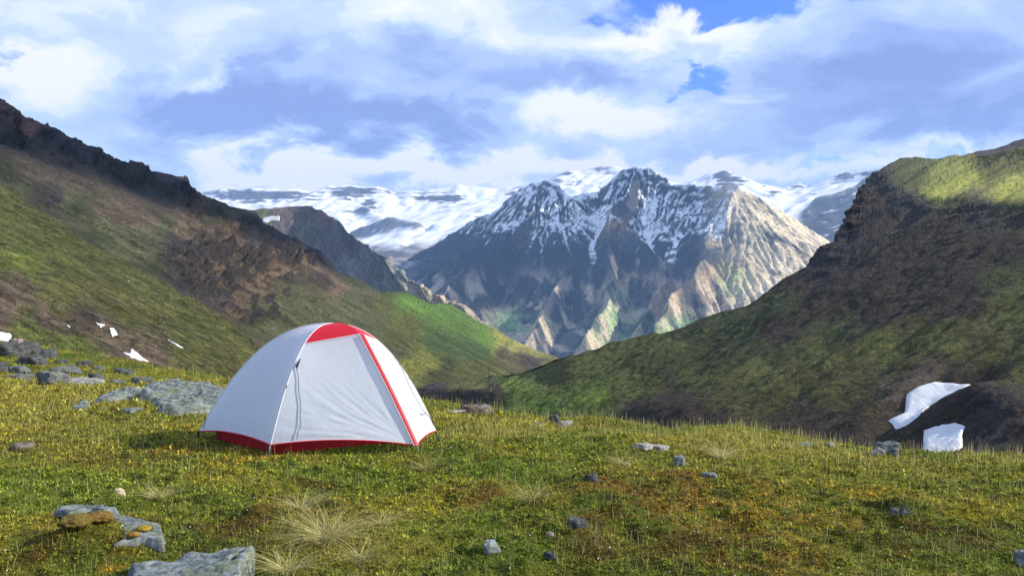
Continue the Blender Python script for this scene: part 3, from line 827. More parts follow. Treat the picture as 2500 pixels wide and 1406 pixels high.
def cover(x, y):
    """Colour of the moss and grass mat at a spot on the meadow."""
    x = np.asarray(x, float); y = np.asarray(y, float)
    wx = x + fbm(x / 0.5, y / 0.5, 31.0, 3) * 0.22; wy = y + fbm(x / 0.5, y / 0.5, 37.0, 3) * 0.22
    a = fbm(x / 1.3, y / 1.3, 41.0, 4); b = fbm(x / 0.33, y / 0.33, 43.0, 4); c = fbm(x / 0.09, y / 0.09, 47.0, 3)
    col = np.empty(x.shape + (3,)); col[:] = (0.15, 0.16, 0.026)
    col = mixc(col, (0.085, 0.125, 0.02), sst(a, -0.1, 0.35))
    col = mixc(col, (0.24, 0.215, 0.03), sst(-a + 0.4 * b, 0.05, 0.5))
    col = mixc(col, (0.16, 0.095, 0.03), sst(b - 0.3 * a, 0.25, 0.55) * 0.7)
    col = mixc(col, (0.042, 0.028, 0.016), sst(-b, 0.22, 0.5) * 0.75)
    col = mixc(col, (0.085, 0.15, 0.022), near(wx, wy, GREEN) * 0.75)
    col = mixc(col, (0.34, 0.18, 0.03), near(wx, wy, ORANGE) * sst(b + 0.4 * c, -0.25, 0.3) * 0.62)
    col = mixc(col, (0.065, 0.032, 0.016), near(wx, wy, BROWN) * sst(b, -0.4, 0.2) * 0.75)
    col = mixc(col, (0.24, 0.22, 0.05), near(wx, wy, STRAW) * 0.65)
    return np.array([1.72, 1.66, 1.1]) * col * (1 + 0.65 * c[..., None])

th = np.concatenate([np.linspace(-180, -52, 26)[:-1], np.linspace(-52, 52, 560), np.linspace(52, 180, 26)[1:]])
rr = np.concatenate([np.linspace(0.6, 3.6, 14)[:-1], np.exp(np.linspace(math.log(3.6), math.log(30), 420)), np.exp(np.linspace(math.log(30), math.log(90), 24))[1:], np.exp(np.linspace(math.log(90), math.log(5600), 30))[1:]])
TH, RR = np.meshgrid(np.radians(th), rr)
X, Y = RR * np.sin(TH), RR * np.cos(TH)
Zm = ground_z(X, Y)
mt_meadow = terrain_mat('meadow_moss', 34.0, 0.016, grain=0.8, fine=3.0)
tag(mesh_np('meadow', np.stack([X, Y, Zm], -1), grid_faces(*X.shape), mt_meadow, np.maximum(cover(X, Y) * 0.4, 0.008)), kind='structure')

# ================================================================== SNOW PATCHES
mt_snow = snow_mat('old_snow', 1.1, 0.04)


def snow_patch(name, label, poly, at, thick, n=46, group='old snow patches in the valley', lift=0.0):
    poly = np.array(poly, float)
    c = poly.mean(0)
    m = len(poly)
    ts = np.linspace(0, m, n * 2, endpoint=False)
    k = ts.astype(int); f = ts - k
    edge = poly[k % m] * (1 - f)[:, None] + poly[(k + 1) % m] * f[:, None]
    jit = fbm(edge[:, 0] / 9, edge[:, 1] / 9, 2.0, 3)[:, None] * 3.0
    edge = edge + jit * (edge - c) / (np.linalg.norm(edge - c, axis=1, keepdims=True) + 1e-6)
    rings = 12
    V = []
    for r in range(rings + 1):
        q = 1 - r / rings
        for e in edge:
            p = c + (e - c) * q
            P = np.array(at(p[0], p[1]))
            h = thick * (min(1.0, (1 - q) * 5.0) ** 0.5) if r > 0 else -thick * 0.8
            V.append(P + np.array([0, -0.35, 0.94]) * (h + lift))
    V = np.array(V).reshape(rings + 1, len(edge), 3)
    for _ in range(2):
        V[1:-1] = (V[1:-1] * 2 + np.roll(V, 1, 1)[1:-1] + np.roll(V, -1, 1)[1:-1] + V[:-2] + V[2:]) / 6 if _ else V[1:-1]
    ne = len(edge)
    F = [(r * ne + j, r * ne + (j + 1) % ne, (r + 1) * ne + (j + 1) % ne, (r + 1) * ne + j) for r in range(rings) for j in range(ne)]
    o = mesh_np(name, V.reshape(-1, 3), np.array(F), mt_snow)
    return tag(o, label, 'snow patch', group)

snow_patch('snow_patch', 'long white snow strip lying across the gully in the dark right hillside', [(2158, 1016), (2190, 1006), (2200, 992), (2210, 965), (2240, 945), (2280, 926), (2330, 920), (2370, 914), (2352, 932), (2310, 950), (2260, 970), (2240, 990), (2222, 1015), (2200, 1031), (2180, 1030)], at_right, 0.28)
snow_patch('snow_patch', 'squarish furrowed snow patch on the gully bank below the long strip', [(2252, 1052), (2275, 1043), (2300, 1035), (2335, 1033), (2362, 1042), (2354, 1068), (2352, 1090), (2335, 1105), (2334, 1140), (2250, 1140), (2250, 1095)], at_right, 0.3)
snow_patch('snow_patch', 'forked white snow patch at the foot of the left hillside above the slabs', [(300, 856), (318, 860), (322, 848), (340, 864), (366, 884), (345, 880), (322, 870)], at_left, 0.16)
snow_patch('snow_patch', 'thin sliver of snow in the turf groove nearest the tent', [(404, 833), (420, 842), (446, 857), (430, 852), (414, 843)], at_left, 0.16)
snow_patch('snow_patch', 'small oval snow patch between the forked one and the smallest fleck', [(262, 805), (275, 809), (287, 820), (276, 820)], at_left, 0.16)
snow_patch('snow_patch', 'narrow curved snow fleck just above the small oval snow patch', [(229, 788), (240, 796), (254, 800), (244, 801)], at_left, 0.16)
snow_patch('snow_patch', 'tiny snow fleck highest in the brown scree of the left hillside', [(152, 787), (162, 791), (173, 799), (164, 798)], at_left, 0.16)
at_ml = sampler(Pm, PXm, PYm, 170)
snow_patch('snow_patch', 'broad snow patch under the rounded top of the brown mountain', [(640, 534), (662, 528), (684, 527), (684, 537), (660, 538), (648, 545), (640, 542)], at_ml, 2.5)
snow_patch('snow_patch', 'white snow bank behind the dark boulders under the brown scree', [(-30, 812), (10, 814), (30, 818), (30, 836), (0, 834), (-30, 836)], at_left, 0.5)


# ================================================================== ROCKS
def rock_mat(name, base, light, lichen, lich_amt=0.5, rough=0.9):
    m, t, b = new_mat(name)
    tcn = t.node('ShaderNodeTexCoord')
    o = tcn.outputs['Object']
    n1 = t.noise(o, 6, 7, 0.65, 0.4)
    mp = t.node('ShaderNodeMapping'); mp.inputs['Scale'].default_value = (4, 5, 15); mp.inputs['Rotation'].default_value = (0.5, 0.35, 0.2)
    t.l.new(o, mp.inputs['Vector'])
    n2 = t.noise(mp.outputs[0], 2.2, 6, 0.65, 0.5)
    n3 = t.noise(o, 22, 5, 0.7)
    c = t.mix(t.sstep(n2, 0.35, 0.68), base, light)
    c = t.mix(t.m('MULTIPLY', t.sstep(n1, 0.5, 0.62), lich_amt), c, lichen)
    c = t.mix(t.m('MULTIPLY', t.sstep(n3, 0.56, 0.66), 0.6), c, tuple(v * 0.3 for v in base))
    t.put(b.inputs['Base Color'], c)
    b.inputs['Roughness'].default_value = rough
    b.inputs['Specular IOR Level'].default_value = 0.25
    bp = t.node('ShaderNodeBump'); bp.inputs['Distance'].default_value = 0.02; bp.inputs['Strength'].default_value = 0.9
    t.put(bp.inputs['Height'], t.m('ADD', n2, t.m('MULTIPLY', n3, 0.6)))
    t.l.new(bp.outputs[0], b.inputs['Normal'])
    return m

RM = {
    'teal': rock_mat('slab_rock', (0.075, 0.095, 0.095), (0.25, 0.28, 0.285), (0.14, 0.17, 0.10), 0.7),
    'grey': rock_mat('grey_rock', (0.055, 0.062, 0.062), (0.17, 0.185, 0.185), (0.17, 0.19, 0.12), 0.5),
    'dark': rock_mat('dark_rock', (0.035, 0.037, 0.038), (0.10, 0.11, 0.115), (0.07, 0.075, 0.05), 0.4),
    'pale': rock_mat('pale_rock', (0.16, 0.16, 0.15), (0.40, 0.39, 0.37), (0.30, 0.32, 0.25), 0.4),
    'cream': rock_mat('cream_rock', (0.50, 0.42, 0.28), (0.66, 0.58, 0.42), (0.5, 0.4, 0.25), 0.3),
    'brown': rock_mat('brown_rock', (0.07, 0.06, 0.045), (0.20, 0.19, 0.16), (0.14, 0.075, 0.03), 0.8),
    'pink': rock_mat('pinkish_rock', (0.20, 0.155, 0.14), (0.33, 0.27, 0.25), (0.22, 0.2, 0.17), 0.4),
}
_ico = {}


def ico(sub):
    if sub not in _ico:
        bm = bmesh.new()
        bmesh.ops.create_icosphere(bm, subdivisions=sub, radius=1.0)
        bm.verts.ensure_lookup_table()
        _ico[sub] = (np.array([v.co[:] for v in bm.verts]), np.array([[v.index for v in f.verts] for f in bm.faces]))
        bm.free()
    return _ico[sub]


def rock_shape(sub, seed, flat=0.7, facets=15, rough=0.08, strata=0.0, tilt=(0, 0)):
    D, F = ico(sub)
    g = np.random.default_rng(seed)
    N = g.normal(size=(facets, 3)); N /= np.linalg.norm(N, axis=1, keepdims=True)
    off = g.uniform(0.6, 1.0, facets)
    N = np.concatenate([N, [[tilt[0], tilt[1], 1.0]]]); N[-1] /= np.linalg.norm(N[-1]); off = np.append(off, flat)
    dt = D @ N.T
    r = np.where(dt > 0.05, off / np.maximum(dt, 0.05), 9)
    r = -np.log(np.exp(-r * 34).sum(1)) / 34
    r = np.minimum(r, 1.25)
    V = D * r[:, None]
    n = fbm(V[:, 0] * 2.2 + seed, V[:, 1] * 2.2, V[:, 2] * 2.2, 5)
    V = V + D * (n * rough * 1.6)[:, None]
    if strata:
        s = ((V[:, 2] * 5 + fbm(V[:, 0] * 1.5, V[:, 1] * 1.5, seed, 3) * 0.8) % 1.0)
        V[:, :2] *= (1 - strata * sst(s, 0.5, 1.0))[:, None]
    return V, F


def rock(label, px, py, wpx, hpx, mat, name='rock', deep=0.8, sub=4, seed=None, yaw=0.0, sink=0.6, flat=0.62, rough=0.12, strata=0.0, tilt=(0, 0), roll=0.0, cat='rock', group=None, rise=1.0, at=None):
    """px, py: where its foot meets the grass in the photograph; wpx, hpx: how large it looks."""
    p = hit(px, py) if at is None else np.array(at)
    d = p[1]
    wd, ht = wpx / K * d * 0.88, hpx / K * d * 0.72
    seed = seed if seed is not None else int(px * 7 + py)
    V, F = rock_shape(sub, seed, flat, rough=rough, strata=strata, tilt=tilt)
    ext = V.max(0) - V.min(0)
    V = (V - (V.max(0) + V.min(0)) / 2) / ext
    V = V * np.array([wd, wd * deep, ht / (1 - sink)])
    if roll:
        c, s = math.cos(roll), math.sin(roll)
        V = np.stack([V[:, 0] * c - V[:, 2] * s, V[:, 1], V[:, 0] * s + V[:, 2] * c], 1)
    c, s = math.cos(yaw), math.sin(yaw)
    V = np.stack([V[:, 0] * c - V[:, 1] * s, V[:, 0] * s + V[:, 1] * c, V[:, 2]], 1)
    V[:, 2] -= V[:, 2].min()
    o = mesh_np(name, V, F, RM[mat], smooth=True)
    hh = V[:, 2].max()
    yb = p[1] + wd * deep * 0.45
    zb = min(float(ground_z(p[0], yb)), p[2])
    o.location = (p[0] * yb / p[1], yb, zb - hh * sink * rise)
    return tag(o, label, cat, group)

def slab(label, outline, h, mat, name='stone_slab', edge=0.05, cell=0.012, tilt=(0, 0), crack=None, rough=0.02, depth=None, seed=1.0, group=None):
    """A slab bedded in the turf: its outline is where the photograph shows its rim."""
    out = []
    for (px, py) in outline:
        p = hit(px, py + 2)
        out.append(p[:2] - np.array([p[0], p[1]]) * (h * 0.45 / (EYE + h)))
    out = np.array(out)
    c = out.mean(0)
    x = np.arange(out[:, 0].min() - 0.12, out[:, 0].max() + 0.12, cell); y = np.arange(out[:, 1].min() - 0.12, out[:, 1].max() + 0.12, cell)
    X, Y = np.meshgrid(x, y)
    wxx = X + fbm(X / 0.12, Y / 0.12, seed, 4) * 0.03; wyy = Y + fbm(X / 0.12, Y / 0.12, seed + 5, 4) * 0.03
    inside = np.zeros(X.shape, bool); dist = np.full(X.shape, 9.0)
    m = len(out)
    for i in range(m):
        a, b = out[i], out[(i + 1) % m]
        e = b - a
        t = np.clip(((wxx - a[0]) * e[0] + (wyy - a[1]) * e[1]) / (e @ e + 1e-9), 0, 1)
        dist = np.minimum(dist, np.hypot(wxx - a[0] - t * e[0], wyy - a[1] - t * e[1]))
        cross = ((a[1] > wyy) != (b[1] > wyy)) & (wxx < (b[0] - a[0]) * (wyy - a[1]) / (b[1] - a[1] + 1e-12) + a[0])
        inside ^= cross
    sd = np.where(inside, dist, -dist)
    g0 = base_z(X, Y) + fbm(X / 1.6, Y / 1.6, 0.0, 3) * 0.075 + 0.01
    prof = sst(sd, -edge * 0.35, edge)
    top = h * (1 + tilt[0] * (X - c[0]) + tilt[1] * (Y - c[1]))
    st = fbm(X / 0.5 + (top * 3), Y / 0.09, seed + 2, 5)
    ter = np.round((fbm(X / 0.45, Y / 0.22, seed + 8, 3) * 3 + st * 0.5)) / 3
    Z = g0 - 0.14 + (0.14 + top + ter * rough * 1.4 + st * rough + fbm(X / 0.05, Y / 0.05, seed, 3) * rough * 0.35) * prof
    if crack:
        (q0, q1) = [hit(*q)[:2] for q in crack]
        e = q1 - q0
        t = np.clip(((wxx - q0[0]) * e[0] + (wyy - q0[1]) * e[1]) / (e @ e), 0, 1)
        dc = np.hypot(wxx - q0[0] - t * e[0], wyy - q0[1] - t * e[1])
        Z = Z - 0.06 * np.exp(-(dc / 0.012) ** 2) * prof
    keep = np.maximum.reduce([sd[:-1, :-1], sd[1:, :-1], sd[:-1, 1:], sd[1:, 1:]]).ravel() > -edge * 0.6
    F = grid_faces(*X.shape)[keep]
    use = np.unique(F); remap = np.zeros(X.size, int); remap[use] = np.arange(len(use))
    V = np.stack([X, Y, Z], -1).reshape(-1, 3)[use]
    org_ = np.array([c[0], c[1], float(base_z(c[0], c[1]))])
    o = mesh_np(name, V - org_, remap[F], RM[mat])
    o.location = tuple(org_)
    return tag(o, label, 'rock', group)

slab_a = slab('mossy grey-green slab with a curved rim half buried under orange moss', [(118, 1258), (165, 1240), (215, 1233), (270, 1242), (330, 1262), (395, 1275), (414, 1298), (416, 1330), (370, 1332), (352, 1312), (318, 1314), (255, 1330), (262, 1312), (290, 1290), (276, 1268), (220, 1256), (160, 1266)], 0.075, 'teal', seed=2.0, cell=0.009)
slab('large cracked blue-grey slab, the widest stone in the mossy grass before the tent', [(298, 1376), (345, 1366), (420, 1375), (470, 1367), (520, 1374), (555, 1346), (598, 1334), (634, 1346), (630, 1368), (606, 1406), (592, 1440), (430, 1450), (330, 1440), (302, 1405)], 0.085, 'teal', seed=6.0, crack=((572, 1410), (600, 1372)), tilt=(0.5, 0), cell=0.009)
slab('great striated blue-green outcrop of bedrock reaching behind the tent', [(212, 986), (258, 966), (325, 955), (368, 936), (430, 930), (480, 944), (525, 953), (575, 962), (575, 1002), (480, 1004), (415, 1003), (372, 988), (325, 976), (268, 988)], 0.12, 'teal', name='rock_outcrop', seed=9.0, edge=0.16, cell=0.022, rough=0.055)
slab('low tongue of blue-grey bedrock at the left tip of the great outcrop', [(162, 1000), (185, 990), (225, 982), (232, 990), (200, 1001)], 0.07, 'teal', seed=12.0, edge=0.08, cell=0.02, rough=0.03)
def cushion(parent, px, py, wpx, colr, seed):
    # a moss cushion grown onto the slab
    p = hit(px, py)
    D, F = ico(4)
    r = wpx / K * p[1] / 2
    V = D * np.array([r, r * 0.9, r * 0.42]) * (1 + 0.22 * fbm(D[:, 0] * 2 + seed, D[:, 1] * 2, D[:, 2] * 2, 4) + 0.10 * fbm(D[:, 0] * 9, D[:, 1] * 9, D[:, 2] * 9 + seed, 2))[:, None]
    cc = np.array(colr) * (1 + 0.6 * fbm(D[:, 0] * 6, D[:, 1] * 6, D[:, 2] * 6 + seed, 3))[:, None]
    o = mesh_np('moss_cushion', V, F, mt_meadow, np.maximum(cc, 0.01), parent=parent)
    o.location = Vector((p[0], p[1], p[2] + 0.035)) - parent.location
cushion(slab_a, 352, 1304, 34, (0.30, 0.21, 0.03), 1.0)
cushion(slab_a, 326, 1318, 30, (0.24, 0.15, 0.03), 2.0)
cushion(slab_a, 240, 1276, 66, (0.17, 0.11, 0.026), 3.0)
cushion(slab_a, 185, 1286, 78, (0.14, 0.105, 0.025), 4.0)
rock('small upright teal-grey stone half sunk in moss beside a straw tussock', 1205, 1352, 58, 50, 'teal', seed=311, deep=0.7, yaw=0.9, roll=0.45, flat=0.8)
rock('small blackish lump of rock in the moss below the teal-grey stone', 1345, 1370, 40, 30, 'dark', seed=12)
rock('dark split rock in a mossy hollow under a rust-coloured patch', 1405, 1292, 66, 40, 'dark', seed=15)
rock('little dark stone in the green moss between the tent and the split slab', 1445, 1180, 40, 24, 'dark', seed=18)
rock('pale flat slab jutting out over a dark hollow near the crest', 1568, 1098, 62, 22, 'pale', name='stone_slab', flat=0.4, seed=21, deep=0.7, sink=0.35)
rock('thin pale slab lying just right of the jutting slab near the crest', 1608, 1100, 66, 12, 'pale', name='stone_slab', flat=0.4, seed=24, deep=0.6)
rock('bluish rounded stone downhill of the thin pale slab', 1660, 1140, 38, 34, 'teal', seed=27)
rock('low bluish stone set in brown moss, downhill of the rounded bluish one', 1732, 1170, 44, 18, 'teal', seed=30)
rock('white lichen-spotted stone on the crest of the meadow', 1382, 1045, 44, 22, 'pale', seed=33)
rock('low grey stone flush with the grass beside the white crest stone', 1310, 1040, 50, 12, 'grey', seed=34)
rock('knobbly grey-green boulder on the crest beside the furrowed snow patch', 2165, 1112, 88, 46, 'grey', name='boulder', seed=36, sub=5, rough=0.1)
rock('pale pointed stone leaning against the knobbly grey-green boulder', 2137, 1114, 36, 28, 'pale', seed=39, roll=-0.5)
rock('flat bluish stone showing through the grass stalks on the right crest', 1965, 1090, 46, 10, 'teal', seed=42)
rock('small pale stone in the grass stalks near the grey-green boulder', 2025, 1090, 34, 14, 'pale', seed=45)
rock('lichened grey boulder behind the grass stalks right of the tent', 1165, 1014, 96, 34, 'brown', name='boulder', seed=48, sub=5, rough=0.1)
rock('flat whitish stone between the tent corner and the lichened boulder', 1112, 1012, 60, 10, 'pale', seed=51)
rock('dark brown boulder poking above the crest behind the white stone', 1350, 1034, 46, 30, 'dark', name='boulder', seed=54, roll=0.2)
rock('rounded rust-and-green lichened boulder on top of the great outcrop', 450, 958, 150, 44, 'brown', name='boulder', seed=63, sub=5, rough=0.08)
rock('long thin grey stone in the grass below the great outcrop', 322, 1010, 66, 14, 'teal', seed=66, flat=0.4)
rock('pale lichened wedge of rock with a dark notch among the far slabs', 128, 938, 92, 42, 'grey', seed=69, sub=5)
rock('long low pale slab curving between the lichened wedge and the outcrop', 205, 940, 128, 20, 'pale', name='stone_slab', seed=72, flat=0.4, deep=0.5)
rock('tilted dark grey slab above the long pale slab', 172, 916, 86, 26, 'grey', name='stone_slab', seed=75, flat=0.45, tilt=(0.3, -0.2))
rock('angular dark block at the end of the tilted grey slab', 235, 925, 50, 26, 'dark', seed=78)
rock('dark pointed rock standing out against the turf above the outcrop', 308, 916, 70, 26, 'dark', seed=81, tilt=(0.4, 0))
rock('low grey rock between the dark pointed rock and the outcrop', 345, 935, 70, 20, 'grey', seed=84)
rock('grey stone in front of the low grey rock beside the pale slab', 285, 938, 46, 14, 'grey', seed=85)
rock('massive dark boulder of the far-left rock pile under the snow bank', 28, 872, 130, 50, 'dark', name='boulder', seed=87, sub=5)
rock('pinkish boulder resting on the far-left rock pile by the snow bank', 40, 846, 46, 32, 'pink', name='boulder', seed=90)
rock('broad layered dark rock in the middle of the far-left pile', 78, 893, 90, 38, 'dark', name='boulder', seed=93, strata=0.08, sub=5)
rock('dark hump-backed boulder at the right end of the far-left pile', 118, 878, 62, 34, 'dark', name='boulder', seed=96)
rock('small dark stone trailing from the far-left rock pile', 152, 886, 40, 14, 'dark', seed=99)
rock('squat dark green stone alone in the turf beyond the tilted slab', 205, 896, 52, 22, 'dark', seed=102)
rock('little grey stone beyond the angular dark block', 240, 902, 32, 12, 'grey', seed=105)
rock('jagged grey rock at the near edge of the far-left pile', 45, 912, 72, 24, 'grey', seed=108)
rock('low blue-grey rock in the yellow grass below the far-left pile', 48, 926, 74, 20, 'grey', seed=111)
rock('dark craggy rock beside the jagged grey one in the far-left pile', 2, 908, 60, 34, 'dark', seed=114)
rock('brown-grey flat stone alone in the mossy grass left of the tent', 50, 1102, 66, 22, 'brown', seed=117, flat=0.45)
rock('cream-coloured triangular stone standing alone in the moss', 293, 1210, 32, 22, 'cream', seed=120, deep=0.4, sub=3)
rock('dark moss-blackened lump in the open grass of the right-hand slope', 2210, 1264, 90, 22, 'dark', seed=123, rough=0.26, sub=5)
rock('teal stone with a sharp edge in the grass of the lower right slope', 2496, 1388, 44, 56, 'teal', seed=126)
rock('small pinkish chip of stone by the blackish lump', 1342, 1312, 26, 14, 'pink', seed=129, sub=3)

# ================================================================== TENT
def fabric_mat(name, col, trans=0.25, wr=0.004):
    m, t, b = new_mat(name)
    tcn = t.node('ShaderNodeTexCoord')
    o = tcn.outputs['Object']
    mp = t.node('ShaderNodeMapping'); mp.inputs['Scale'].default_value = (9, 9, 3.2); mp.inputs['Rotation'].default_value = (0.3, 0.5, 0.4)
    t.l.new(o, mp.inputs['Vector'])
    n = t.noise(mp.outputs[0], 1.0, 5, 0.6, 0.6)
    n2 = t.noise(o, 260, 2)
    t.put(b.inputs['Base Color'], t.mix(n, tuple(c * 0.93 for c in col), col))
    b.inputs['Roughness'].default_value = 0.5
    b.inputs['Specular IOR Level'].default_value = 0.3
    bp = t.node('ShaderNodeBump'); bp.inputs['Distance'].default_value = wr; bp.inputs['Strength'].default_value = 0.8
    t.put(bp.inputs['Height'], t.m('ADD', n, t.m('MULTIPLY', n2, 0.02)))
    t.l.new(bp.outputs[0], b.inputs['Normal'])
    tr = t.node('ShaderNodeBsdfTranslucent'); t.put(tr.inputs['Color'], col)
    mx = t.node('ShaderNodeMixShader'); mx.inputs[0].default_value = trans
    t.l.new(b.outputs[0], mx.inputs[1]); t.l.new(tr.outputs[0], mx.inputs[2])
    t.l.new(mx.outputs[0], t.n['Material Output'].inputs[0])
    return m

m_white = fabric_mat('white_fly_fabric', (0.84, 0.90, 0.97), 0.42)
m_red = fabric_mat('red_fly_fabric', (0.68, 0.02, 0.04), 0.25)
m_zip = fabric_mat('crimson_zip', (0.40, 0.008, 0.025), 0.1)
m_floor = fabric_mat('red_floor_fabric', (0.42, 0.008, 0.016), 0.1)
m_black = plain_mat('black_webbing', (0.012, 0.012, 0.014), 0.6)
m_cord = plain_mat('grey_cord', (0.06, 0.065, 0.07), 0.7)
m_alu = plain_mat('pole_aluminium', (0.55, 0.55, 0.56), 0.35, 0.5, 0.8)
m_piping = plain_mat('white_piping', (0.72, 0.72, 0.74), 0.6)


def A(px, py, y):
    return ray(px, py, y).astype(float)

tent = bpy.data.objects.new('tent', None)
COL.objects.link(tent)
tag(tent, 'white dome tent with red roof, red zip line and red floor on the mossy meadow', 'tent')
cF, cL, cR = A(661, 1086, 7.85), A(487, 1053, 8.60), A(1064, 1052, 8.65)
cV = A(1016, 1087, 8.0)
apex = A(806, 790, 8.62)
cB = cL + cR - cF; cB[2] = cL[2]
tent.location = (float(apex[0]), float(apex[1]), float(ground_z(apex[0], apex[1])))
T0 = np.array(tent.location)


def tmesh(name, V, F, mat, parent=None, smooth=True):
    return mesh_np(name, np.asarray(V).reshape(-1, 3) - T0, F, mat, parent=parent or tent, smooth=smooth)


def pole(c, t, p=2.3):
    """Half of a hoop from a corner (t=0) to the crown (t=1)."""
    t = np.asarray(t, float)
    h = 1 - (1 - t) ** p
    P = c + (apex - c) * t[..., None]
    P[..., 2] = c[2] + (apex[2] - c[2]) * h
    return P


def panel(name, fa, fb, mat, nu=72, nv=72, sag=0.0, hem=0.0, wr=0.0, seed=0.0, parent=None, flip=False, out=None):
    u = np.linspace(0, 1, nu)[None, :, None]; v = np.linspace(0, 1, nv)
    a, b = fa(v)[:, None, :], fb(v)[:, None, :]
    P = a + (b - a) * u
    du = np.gradient(P, axis=1); dv = np.gradient(P, axis=0)
    N = np.cross(du, dv); N /= np.linalg.norm(N, axis=-1, keepdims=True) + 1e-9
    cen = (cL + cR) / 2
    if (N * (P - cen)).sum() < 0: N = -N
    uu = u[..., 0]; vv = v[:, None]
    b4 = 4 * uu * (1 - uu)
    P = P + N * (-sag * b4 * np.sin(np.pi * np.clip(vv, 0, 1)))[..., None]
    P[..., 2] += hem * b4 * np.clip(1 - vv / 0.35, 0, 1) ** 2
    if wr:
        # creases drawn from the corners along the lower edge
        du_, dv_ = 1 - uu, vv * 1.2
        rad = np.hypot(du_, dv_) + 1e-3; angl = np.arctan2(dv_, du_)
        w1 = ridged(angl * 7 + seed, rad * 1.6, seed, 3)
        w2 = fbm(angl * 15 + seed, rad * 2.2, seed + 3, 3)
        env = np.clip(1 - vv / 0.62, 0, 1) * np.clip(rad * 3, 0, 1) * np.sin(np.pi * np.clip(uu, 0.02, 0.98)) ** 0.5
        P = P + N * (wr * env * (0.7 * w1 + w2))[..., None]
    o = tmesh(name, P, grid_faces(nv, nu), mat, parent)
    return o, P


def trim(name, line, mat, parent, r=0.006):
    return tube(name, [q - T0 for q in line], r, mat, parent, sides=5)

pL = lambda t: pole(cL, t); pF = lambda t: pole(cF, t); pR = lambda t: pole(cR, t); pB = lambda t: pole(cB, t)
tF, tR = 0.545, 0.55
zt = A(882, 815, 8.36)
Z = lambda v: zt + (cV - zt) * (1 - v)[:, None] + np.array([0.10, -0.05, 0.05]) * (np.sin(np.pi * (1 - v)) * 0.12)[:, None]

o, P = panel('side_panel', pL, pF, m_white, sag=0.035, hem=0.05, wr=0.006, seed=2.0)
trim('hem', P[0], m_red, o, 0.007)
o2, P2 = panel('door_panel', lambda v: pF(v * tF), Z, m_white, sag=0.02, hem=0.05, wr=0.011, seed=5.0)
trim('hem', P2[0], m_red, o2, 0.007)
o3, P3 = panel('door_panel', Z, lambda v: pR(v * tR), m_white, sag=0.02, hem=0.03, wr=0.006, seed=9.0, nu=26)
trim('hem', P3[0], m_red, o3, 0.007)
ridge = lambda v: zt + (apex - zt) * v[:, None] + np.array([0, 0, 0.05]) * np.sin(np.pi * v)[:, None]
r1, Pr1 = panel('roof_panel', lambda v: pF(tF + (1 - tF) * v), ridge, m_red, nv=24, nu=24, sag=0.0)
r2_, Pr2 = panel('roof_panel', ridge, lambda v: pR(tR + (1 - tR) * v), m_red, nv=24, nu=20, sag=0.0)
for P_, pa in ((Pr1, r1), (Pr2, r2_)):
    trim('piping', P_[0], m_piping, pa, 0.006)
# rear walls and rear half of the roof cap
tb = 0.56
o4, P4 = panel('rear_panel', lambda v: pB(v * tb), lambda v: pL(v * tb), m_white, sag=0.03, hem=0.05)
trim('hem', P4[0], m_red, o4, 0.007)
o5, P5 = panel('rear_panel', lambda v: pR(v * tb), lambda v: pB(v * tb), m_white, sag=0.03, hem=0.05)
trim('hem', P5[0], m_red, o5, 0.007)
panel('roof_panel', lambda v: pB(tb + (1 - tb) * v), lambda v: pL(tb + (1 - tb) * v), m_red, nv=24, nu=20)
panel('roof_panel', lambda v: pR(tb + (1 - tb) * v), lambda v: pB(tb + (1 - tb) * v), m_red, nv=24, nu=20)
# seam along each hoop
for f in (pL, pF, pR, pB):
    q = f(np.linspace(0, 1, 40)); q[:, 2] += 0.003
    trim('seam', q, m_piping, tent, 0.0045)
# red zip flap with its pale edges
zl = Z(np.linspace(0, 1, 40))
outw = np.array([0.62, -0.75, 0.22]); side = np.array([0.78, 0.60, 0.0])
V = []
for q in zl:
    for s, o_ in ((-0.025, 0.006), (-0.012, 0.012), (0.012, 0.012), (0.025, 0.006)):
        V.append(q + outw * o_ + side * s)
zf = tmesh('zip_flap', V, grid_faces(40, 4), m_zip)
for s in (-0.0265, 0.0265):
    trim('piping', [q + outw * 0.006 + side * s for q in zl], m_piping, zf, 0.003)
# inner tent: red bathtub floor under the fly
inset = 0.14
cen = (cL + cR) / 2
tub_top, tub_bot = [], []
cs = []
for c in (cL, cF, cR, cB):
    q = c + (cen - c) * inset; cs.append(q)
n_e = 14
for i in range(4):
    a, b = cs[i], cs[(i + 1) % 4]
    for k in range(n_e):
        q = a + (b - a) * (k / n_e)
        gzz = float(ground_z(q[0], q[1]))
        sagk = 4 * (k / n_e) * (1 - k / n_e)
        inw = (cen - q) * np.array([1, 1, 0]) * 0.04 * sagk
        tub_bot.append(np.array([q[0], q[1], gzz - 0.03]) + inw * 0.3)
        tub_top.append(np.array([q[0], q[1], gzz + 0.20 - 0.015 * sagk]) + inw)
nt = len(tub_top)
V = tub_bot + tub_top
F = [(i, (i + 1) % nt, nt + (i + 1) % nt, nt + i) for i in range(nt)]
tub = tmesh('floor_tub', V, np.array(F), m_floor)
V = [np.array([q[0], q[1], q[2] + 0.035]) for q in tub_bot] + [np.array([cen[0], cen[1], float(ground_z(cen[0], cen[1])) + 0.01])]
tmesh('groundsheet', V, np.array([(i, (i + 1) % nt, nt) for i in range(nt)]), m_floor, tub)
# inner dark mesh body so that nobody sees through under the fly
V = []
for f, c in ((pL, cL), (pF, cF), (pR, cR), (pB, cB)):
    V.append([cen + (q - cen) * 0.93 - np.array([0, 0, 0.03]) for q in f(np.linspace(0.02, 1, 16))])
V = np.array(V + [V[0]]).transpose(1, 0, 2)
tmesh('inner_tent', V, grid_faces(16, 5), fabric_mat('inner_fabric', (0.75, 0.76, 0.78), 0.6))
